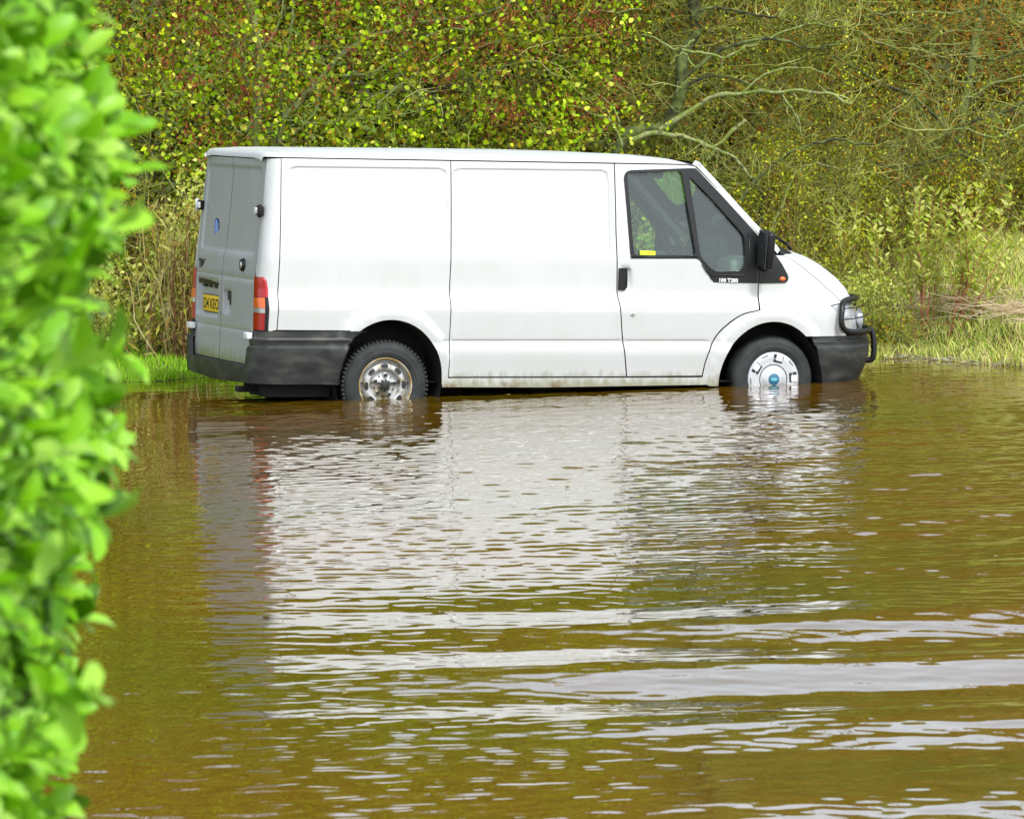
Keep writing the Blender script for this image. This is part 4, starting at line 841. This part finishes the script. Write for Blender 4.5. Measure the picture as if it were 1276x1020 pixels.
# ---- undergrowth shrubs on the bank
def shrub(name, label, x0, x1, y0, y1, z1, ncl, per, Lr, ml, seed, asp=.7, tw=M_twigb, cat='shrub', group=None, free=380):
    rg = np.random.default_rng(seed); base = ((x0 + x1) / 2, (y0 + y1) / 2, gz((x0 + x1) / 2, (y0 + y1) / 2)); root = empty(name, base); tag(root, label, cat, group)
    z0 = base[2]; c = rg.uniform((x0, y0, z0), (x1, y1, z1), size=(ncl * 2, 3)); top = z0 + (z1 - z0) * (.62 + .38 * np.sin((c[:, 0] - x0) * 5 + seed) * np.sin(c[:, 0] * 2.3 + c[:, 1])); c = c[c[:, 2] < top][:ncl]
    st = np.stack([c[:, 0] + rg.normal(size=len(c)) * .25, c[:, 1] + rg.normal(size=len(c)) * .2, np.full(len(c), z0)], 1); st[:, 2] = ground(st[:, 0], st[:, 1]) - .02
    V, F, p = twigs(st, c, rg.uniform(.003, .007, size=len(c)), rg, seg=7, sag=.10, wob=.03); T = Acc(); T.add(V, F)
    A = rg.uniform((x0, y0, z0), (x1, y1, z1 * .9), size=(free, 3)); B = A + unit(rg.normal(size=(free, 3)) * np.array([1, .4, 1.2])) * rg.uniform(.2, .7, size=(free, 1)); V, F, p = twigs(A, B, rg.uniform(.0015, .004, size=free), rg, seg=6); T.add(V, F, 1)
    P = (c[:, None] + rg.normal(size=(len(c), per, 3)) * .075).reshape(-1, 3); P = P[P[:, 2] > ground(P[:, 0], P[:, 1]) + .01]; L = rg.uniform(Lr[0], Lr[1], size=len(P)); off = np.array(base); V, F = leafset(P - off, L, L * asp, rg)
    for a in T.V: a -= off
    T.build('stems', [tw, M_twig], root); fast_mesh('foliage', V, F, ml, root); return root
shrub('bramble', 'low tangled yellow green bramble between the garden hedge and the rear of the van', -3.9, -2.0, 38.5, 40.2, 1.55, 260, 26, (.030, .055), ML_yel, 101)
shrub('bramble', 'dark leaved bramble behind the dead stems, left of the rear bumper', -4.6, -1.5, 39.6, 41.0, 1.7, 260, 24, (.04, .07), ML_deep, 102)
shrub('bush', 'olive bush hidden mostly by the van body, showing under the chassis', -1.6, 1.2, 39.4, 41.0, 1.3, 240, 26, (.035, .06), ML_green, 103)
shrub('bush', 'olive bush with mossy leaves rising beside the windscreen and bonnet', 1.3, 2.9, 39.9, 41.2, 1.75, 420, 32, (.016, .036), ML_olive, 104, free=1100)
shrub('bush', 'low yellow green bush just in front of the bull bar on the bank', 2.2, 3.1, 39.5, 40.2, .62, 200, 26, (.020, .040), ML_yel, 105)
shrub('bush', 'tangled olive bush behind the willow shoots at the right', 2.9, 4.9, 40.9, 42.2, 1.9, 520, 32, (.016, .036), ML_olive, 106, free=1100)
shrub('bush', 'small reddish bush at the water line beside the bull bar', 2.75, 3.15, 39.15, 39.5, .26, 60, 24, (.02, .04), leaf_material('mixed_bank_leaves', [(.30, .36, .02), (.40, .22, .03), (.18, .26, .01), (.36, .34, .05)]), 107)
shrub('bush', 'broad dark bush on the bank well left of the van, hidden by the garden hedge', -8.5, -4.4, 38.6, 40.8, 1.9, 420, 30, (.05, .09), ML_deep, 108)
shrub('bush', 'broad olive bush on the bank beyond the right edge, past the willows', 5.0, 8.8, 40.2, 42.4, 2.0, 420, 30, (.04, .08), ML_olive, 109)
shrub('bush', 'low far bush at the right end of the bank, out past the olive one', 8.6, 13, 39.5, 42.0, 1.7, 300, 30, (.06, .11), ML_deep, 110)
shrub('bush', 'low far bush at the left end of the bank, beyond the broad dark one', -13, -8.2, 39.0, 41.5, 1.8, 300, 30, (.06, .11), ML_olive, 111)
# ---- dead upright stems on the left bank
rg = np.random.default_rng(77); root = empty('dead_stems', (-2.55, 38.6, gz(-2.55, 38.6))); tag(root, 'clump of tall dead straw and rust coloured stems standing just left of the van', 'reeds')
off = np.array(root.location); n = 75; A = np.stack([rg.normal(-2.52, .16, n), rg.uniform(38.3, 38.9, n), np.zeros(n)], 1); A[:, 2] = ground(A[:, 0], A[:, 1]); B = A + np.stack([rg.normal(0, .13, n), rg.normal(0, .1, n), rg.uniform(.6, 1.35, n)], 1)
V, F, p = twigs(A - off, B - off, rg.uniform(.004, .010, n), rg, seg=7, sag=.06, wob=.03, tip=.5); T = Acc(); T.add(V[: len(V) // 2], F[: len(F) // 2]); T.build('straw_stems', noisy('straw_stem', [(.42, .36, .13), (.30, .22, .07), (.55, .48, .22)], 5, .8), root)
T = Acc(); T.add(V[len(V) // 2:] , F[len(F) // 2:] - len(V) // 2); T.build('rust_stems', noisy('rust_stem', [(.20, .075, .02), (.12, .05, .02), (.28, .14, .04)], 5, .8), root)
n = 900; P = np.stack([rg.normal(-2.55, .28, n), rg.uniform(38.25, 38.9, n), rg.uniform(.1, 1.3, n)], 1); L = rg.uniform(.05, .16, n); V, F = leafset(P - off, L, L * .16, rg, droop=-.6); fast_mesh('blades', V, F, leaf_material('dead_blades', [(.45, .40, .14), (.24, .30, .03), (.30, .16, .04), (.38, .42, .06)]), root)

# ---- grass
def blades(n, xf, yf, hr, wr, rg, lean=.35, zoff=0.0):
    x = xf(n); y = yf(x, n); z = ground(x, y) + zoff; h = rg.uniform(hr[0], hr[1], n); a = rg.uniform(0, 6.28, n); w_ = rg.uniform(wr[0], wr[1], n); lx = rg.normal(0, lean, n) * h; ly = rg.normal(0, lean, n) * h
    P = np.stack([x, y, z], 1); s = np.stack([np.cos(a), np.sin(a) * .3, 0 * a], 1) * w_[:, None]; V = np.stack([P - s, P + s, P + s * .7 + np.stack([lx * .4, ly * .4, h * .6], 1), P + np.stack([lx, ly, h * .97], 1) + s * .1, P - s * .7 + np.stack([lx * .4, ly * .4, h * .6], 1)], 1)
    return V.reshape(-1, 3), np.arange(n * 5).reshape(n, 5)
MG = leaf_material('bank_grass', [(.20, .52, .01), (.30, .62, .02), (.42, .66, .04), (.18, .40, .008), (.40, .44, .10)], transl=.25)
MG2 = leaf_material('long_bank_grass', [(.60, .66, .10), (.80, .80, .28), (.24, .42, .01), (.78, .64, .32), (.58, .70, .10), (.12, .18, .01), (.56, .36, .18), (.36, .58, .03)], transl=.2)
MG3 = leaf_material('dry_straw', [(.80, .62, .42), (.84, .76, .52), (.66, .40, .28), (.70, .66, .3)])
rg = np.random.default_rng(11); a = Acc()
V, F = blades(34000, lambda n: rg.uniform(-6, 2.4, n), lambda x, n: bank(x) - .14 + rg.uniform(0, 1, n) ** 1.3 * 1.7, (.02, .075), (.003, .007), rg); a.add(V, F)
V, F = blades(16000, lambda n: rg.uniform(-16, -5.8, n), lambda x, n: bank(x) - .14 + rg.uniform(0, 1, n) ** 1.3 * 2.2, (.05, .14), (.005, .011), rg); a.add(V, F)
o = a.build('short_grass', MG); tag(o, 'short bright green grass along the flooded edge behind the van', 'grass', kind='stuff')
a = Acc(); V, F = blades(52000, lambda n: rg.uniform(2.2, 7, n), lambda x, n: bank(x) - .22 + rg.uniform(0, 1, n) ** 1.0 * 4.6, (.03, .13), (.0025, .006), rg, .5); a.add(V, F)
V, F = blades(16000, lambda n: rg.uniform(6.8, 16, n), lambda x, n: bank(x) - .2 + rg.uniform(0, 1, n) ** 1.1 * 3.2, (.06, .18), (.006, .012), rg, .4); a.add(V, F)
o = a.build('long_grass', MG2); tag(o, 'long yellow green grass on the bank right of the van', 'grass', kind='stuff')
a = Acc(); n = 2600; x = rg.uniform(2.7, 7.5, n); y = bank(x) + .95 + rg.normal(0, .14, n) + .1 * np.sin(x * 4); P = np.stack([x, y, ground(x, y) + .10 + np.abs(rg.normal(0, .05, n))], 1); B = P + np.stack([rg.normal(0, .16, n), rg.normal(0, .05, n), rg.normal(0, .03, n)], 1); V, F, p = twigs(P, B, rg.uniform(.002, .004, n), rg, seg=3); a.add(V, F)
o = a.build('dead_straw', MG3); tag(o, 'flattened band of pinkish dead straw lying across the right bank', 'dead grass', kind='stuff')
a = Acc(); n = 200; x = np.concatenate([rg.uniform(2.9, 3.7, 80), rg.uniform(3.3, 6, 120)]); y = bank(x) - np.abs(rg.normal(0, .22, n)) - .02; P = np.stack([x, y, np.full(n, .008)], 1); B = P + np.stack([rg.normal(0, .15, n), rg.normal(0, .06, n), rg.uniform(0, .03, n)], 1); V, F, p = twigs(P, B, rg.uniform(.002, .005, n), rg, seg=4); a.add(V, F)
o = a.build('floating_debris', noisy('wet_reed', [(.45, .40, .24), (.25, .22, .10), (.6, .58, .45)], 6, .5)); tag(o, 'broken reeds and twigs floating at the edge of the right bank', 'debris', kind='stuff')

# ---- willow shoots on the right bank
M_stem = noisy('red_willow_bark', [(.26, .06, .03), (.36, .12, .05), (.16, .06, .03)], 8, .6)
def willow(label, px, D, stems, seed):
    rg = np.random.default_rng(seed); x0 = (px - 638) / 6200 * D; root = empty('willow_shoot', (x0, D, gz(x0, D))); tag(root, label, 'young willow', 'young willows on the right bank'); T = Acc(); lv = []; off = np.array(root.location)
    for (tx, ty, r0) in stems:
        tip = np.array(at(tx, ty, D + rg.normal(0, .08))); A = np.array([[x0 + rg.normal(0, .05), D + rg.normal(0, .04), off[2] - .03]]); V, F, p = twigs(A - off, (tip - off)[None], [r0], rg, seg=12, sag=.035, wob=.012, sides=6, tip=.3); T.add(V, F); P = p[0]
        ln = np.linalg.norm(tip - A[0]); m = int(ln * 44)
        for k in range(m):
            t = .34 + .66 * (k + rg.uniform(0, 1)) / m; j = t * 11; i = min(int(j), 10); q = P[i] + (P[i + 1] - P[i]) * (j - i); a = rg.uniform(0, 6.28); d = np.array([math.cos(a), math.sin(a) * .7, rg.uniform(.35, 1.0)]); lv.append((q, d / np.linalg.norm(d), rg.uniform(.05, .09)))
        for k in range(int(ln * 3)):
            t = rg.uniform(.3, .85); i = int(t * 11); q = P[i]; e = q + np.array([rg.normal(0, .10), rg.normal(0, .06), rg.uniform(.12, .35)]); V, F, p2 = twigs(q[None], e[None], [r0 * .35], rg, seg=4, sag=.05, sides=4); T.add(V, F)
            for s in range(6):
                qq = q + (e - q) * (.2 + .8 * s / 5); a = rg.uniform(0, 6.28); d = np.array([math.cos(a), math.sin(a) * .7, rg.uniform(.3, 1)]); lv.append((qq, d / np.linalg.norm(d), rg.uniform(.04, .07)))
    T.build('stems', M_stem, root); V = []; 
    for q, d, L in lv:
        s = np.cross(d, rg.normal(size=3)); s /= np.linalg.norm(s); n_ = np.cross(d, s); w = L * .20; V += [q, q + d * L * .45 + s * w + n_ * w * .3, q + d * L + n_ * L * -.12, q + d * L * .45 - s * w + n_ * w * .3]
    V = np.array(V); fast_mesh('leaves', V, np.arange(len(V)).reshape(-1, 4), ML_yel, root)
willow('low willow shoots with few leaves, nearest to the bull bar', 1070, 40.2, [(1050, 300, .0035), (1040, 250, 0.0037), (1066, 262, 0.0037), (1092, 268, 0.0037)], 201)
willow('willow shoots leaning left, second from the bull bar', 1128, 39.7, [(1140, 262, .004), (1100, 320, .004), (1085, 270, 0.0043), (1108, 248, 0.0043), (1130, 285, 0.0037)], 202)
willow('tallest red stemmed willow clump, in the middle of the right bank', 1152, 39.5, [(1143, 270, .005), (1160, 300, .004), (1175, 240, .005), (1138, 238, 0.0062), (1150, 222, 0.0068), (1166, 236, 0.0056), (1180, 262, 0.0050), (1122, 300, 0.0043)], 203)
willow('willow clump with straight red stems, right of the tallest one', 1192, 39.3, [(1200, 290, .004), (1212, 262, .005), (1232, 300, .004), (1190, 245, 0.0062), (1206, 228, 0.0056), (1222, 232, 0.0062), (1172, 285, 0.0043), (1240, 262, 0.0043)], 204)
willow('willow stems leaning far out to the right edge', 1200, 39.1, [(1272, 300, .004), (1255, 330, .004), (1262, 235, 0.0056), (1282, 262, 0.0050), (1246, 300, 0.0043)], 205)

# ------------------------------------------------------------------ clipped garden hedge close to the photographer, out of focus
rg = np.random.default_rng(31); hroot = empty('garden_hedge', (-1.5, 6.0, gz(-1.5, 6.0))); tag(hroot, 'tall glossy bright green laurel hedge blurred in the left foreground', 'hedge'); off = np.array(hroot.location)
ML_hedge = leaf_material('hedge_leaves', [(.15, .40, .004), (.24, .56, .008), (.40, .68, .08), (.06, .16, .003), (.20, .48, .005), (.32, .62, .03), (.26, .58, .02)], rough=.42, transl=.30, spec=.35)
def edge_x(z): return np.interp(z, [.8, 1.60, 1.85, 2.15, 2.5, 3.0], [-.665, -.640, -.588, -.572, -.572, -.580])
n1 = 2500; z = rg.uniform(.9, 3.0, n1); y = rg.uniform(5.05, 6.9, n1); S1 = np.stack([edge_x(z) - .035 + rg.normal(0, .026, n1) + .016 * np.sin(z * 17) + .0 * y, y, z], 1); D1 = np.tile([1., -.35, .35], (n1, 1))
n2 = 2600; x = -.54 - rg.uniform(0, 1, n2) ** 1.6 * 2.0; z = rg.uniform(.9, 3.0, n2); S2 = np.stack([x, 5.03 + rg.normal(0, .035, n2), z], 1); S2[:, 0] = np.minimum(x, edge_x(z) - .02); D2 = np.tile([.15, -1, .35], (n2, 1))
n3 = 1200; S3 = np.stack([-.45 - rg.uniform(0, 2, n3), rg.uniform(5, 6.9, n3), 3.0 + rg.normal(0, .04, n3)], 1); D3 = np.tile([.0, 0, 1.], (n3, 1))
S4 = np.array([[-.445, 5.1, 2.24], [-.42, 5.1, 2.28], [-.425, 5.1, 2.155], [-.425, 5.1, 1.985], [-.455, 5.1, 1.79], [-.50, 5.1, 1.66], [-.485, 5.1, 1.81], [-.47, 5.08, 2.0], [-.46, 5.1, 2.215], [-.455, 5.15, 2.27], [-.465, 5.1, 2.13], [-.48, 5.1, 2.05], [-.49, 5.12, 2.19], [-.53, 5.1, 1.735], [-.475, 5.12, 1.93], [-.49, 5.1, 2.36], [-.49, 5.1, 2.22]]); D4 = np.array([[1, -.2, .1]] * len(S4))
SP = np.concatenate([S1, S2, S3, S4]); SD = unit(np.concatenate([D1, D2, D3, D4]) + rg.normal(size=(len(SP), 3)) * .42); a, bb_ = frames(SD, rg)
per = 5; N = len(SP) * per; idx = np.repeat(np.arange(len(SP)), per); ang = rg.uniform(0, 6.28, N); op = rg.uniform(.35, 1.25, N)
LD = SD[idx] * np.cos(op)[:, None] + (a[idx] * np.cos(ang)[:, None] + bb_[idx] * np.sin(ang)[:, None]) * np.sin(op)[:, None] + np.array([0, 0, .12]); LD = unit(LD); LP = SP[idx] + SD[idx] * rg.uniform(-.03, .02, N)[:, None]
side_v = np.cross(LD, SD[idx] + np.array([0, 0, .6])); side_v = unit(side_v); nrm = np.cross(side_v, LD); LL = rg.uniform(.038, .068, N); LW = LL * rg.uniform(.38, .50, N); tt = np.array([0, .22, .5, .78, 1.0]); ww = np.array([.15, .72, 1.0, .92, .30]); cv = np.array([0, .03, .03, -.02, -.12])
V = []
for t, w_, c in zip(tt, ww, cv):
    for s in (-1, 0, 1): V.append(LP + LD * (LL * t)[:, None] + side_v * (LW * .5 * w_ * s)[:, None] + nrm * (LL * c + (LW * .16 * w_ if s else 0))[:, None])
V = np.stack(V, 1).reshape(-1, 3) - off; base_f = np.array([[r * 3 + s, r * 3 + s + 1, r * 3 + s + 4, r * 3 + s + 3] for r in range(4) for s in range(2)]); F = (np.arange(N)[:, None, None] * 15 + base_f[None]).reshape(-1, 4); fast_mesh('leaves', V, F, ML_hedge, hroot)
n = 1500; B = SP[rg.integers(0, len(SP), n)]; A = B * np.array([1, 1, 1.]) ; A = np.stack([np.minimum(B[:, 0] - rg.uniform(.1, .4, n), -.7), np.clip(B[:, 1] + rg.normal(.15, .2, n), 5.2, 6.8), B[:, 2] - rg.uniform(.1, .4, n)], 1); V, F, p = twigs(A - off, B - off, rg.uniform(.002, .006, n), rg, seg=5); T = Acc(); T.add(V, F)
for k in range(9): V, F, p = twigs(np.array([[-.9 - .2 * k, 5.9, gz(-.7, 5.9)]]) - off, np.array([[-.9 - .2 * k + .1, 5.9, 2.9]]) - off, [.03], rg, seg=9, sides=7, wob=.008, sag=.02); T.add(V, F)
A = S4 - np.array([.16, -.05, .03]); V, F, p = twigs(A - off, S4 - off, np.full(len(S4), .0022), rg, seg=5, sag=.05); T.add(V, F)
T.build('branches', M_bark_dark, hroot)
# inner mass of the hedge: leaves coloured dark to put shade in the gaps
n = 12000; P = np.stack([rg.uniform(-2.45, -.70, n), rg.uniform(5.25, 6.8, n), rg.uniform(.85, 2.95, n)], 1); L = rg.uniform(.05, .08, n); V, F = leafset(P - off, L, L * .5, rg); fast_mesh('inner_leaves', V, F, leaf_material('shaded_hedge_leaves', [(.03, .07, .003), (.05, .11, .004), (.03, .03, .006), (.10, .07, .02)], rough=.35), hroot)

# a few fallen leaves afloat
rg = np.random.default_rng(404); n = 130; x = np.concatenate([rg.uniform(-3, 4, 50), rg.uniform(1.5, 4, 80)]); y = np.concatenate([rg.uniform(17, 36, 50), 38.6 - np.abs(rg.normal(0, .8, 80))]); P = np.stack([x, y, np.full(n, .016)], 1); L = rg.uniform(.03, .06, n); V, F = leafset(P, L, L * .6, rg, up=30)
fl = fast_mesh('floating_leaves', V, F, leaf_material('wet_leaves', [(.20, .08, .02), (.30, .22, .04), (.10, .05, .02)], rough=.3, transl=.1)); tag(fl, 'small brown leaves floating here and there on the flood water', 'fallen leaves', kind='stuff')
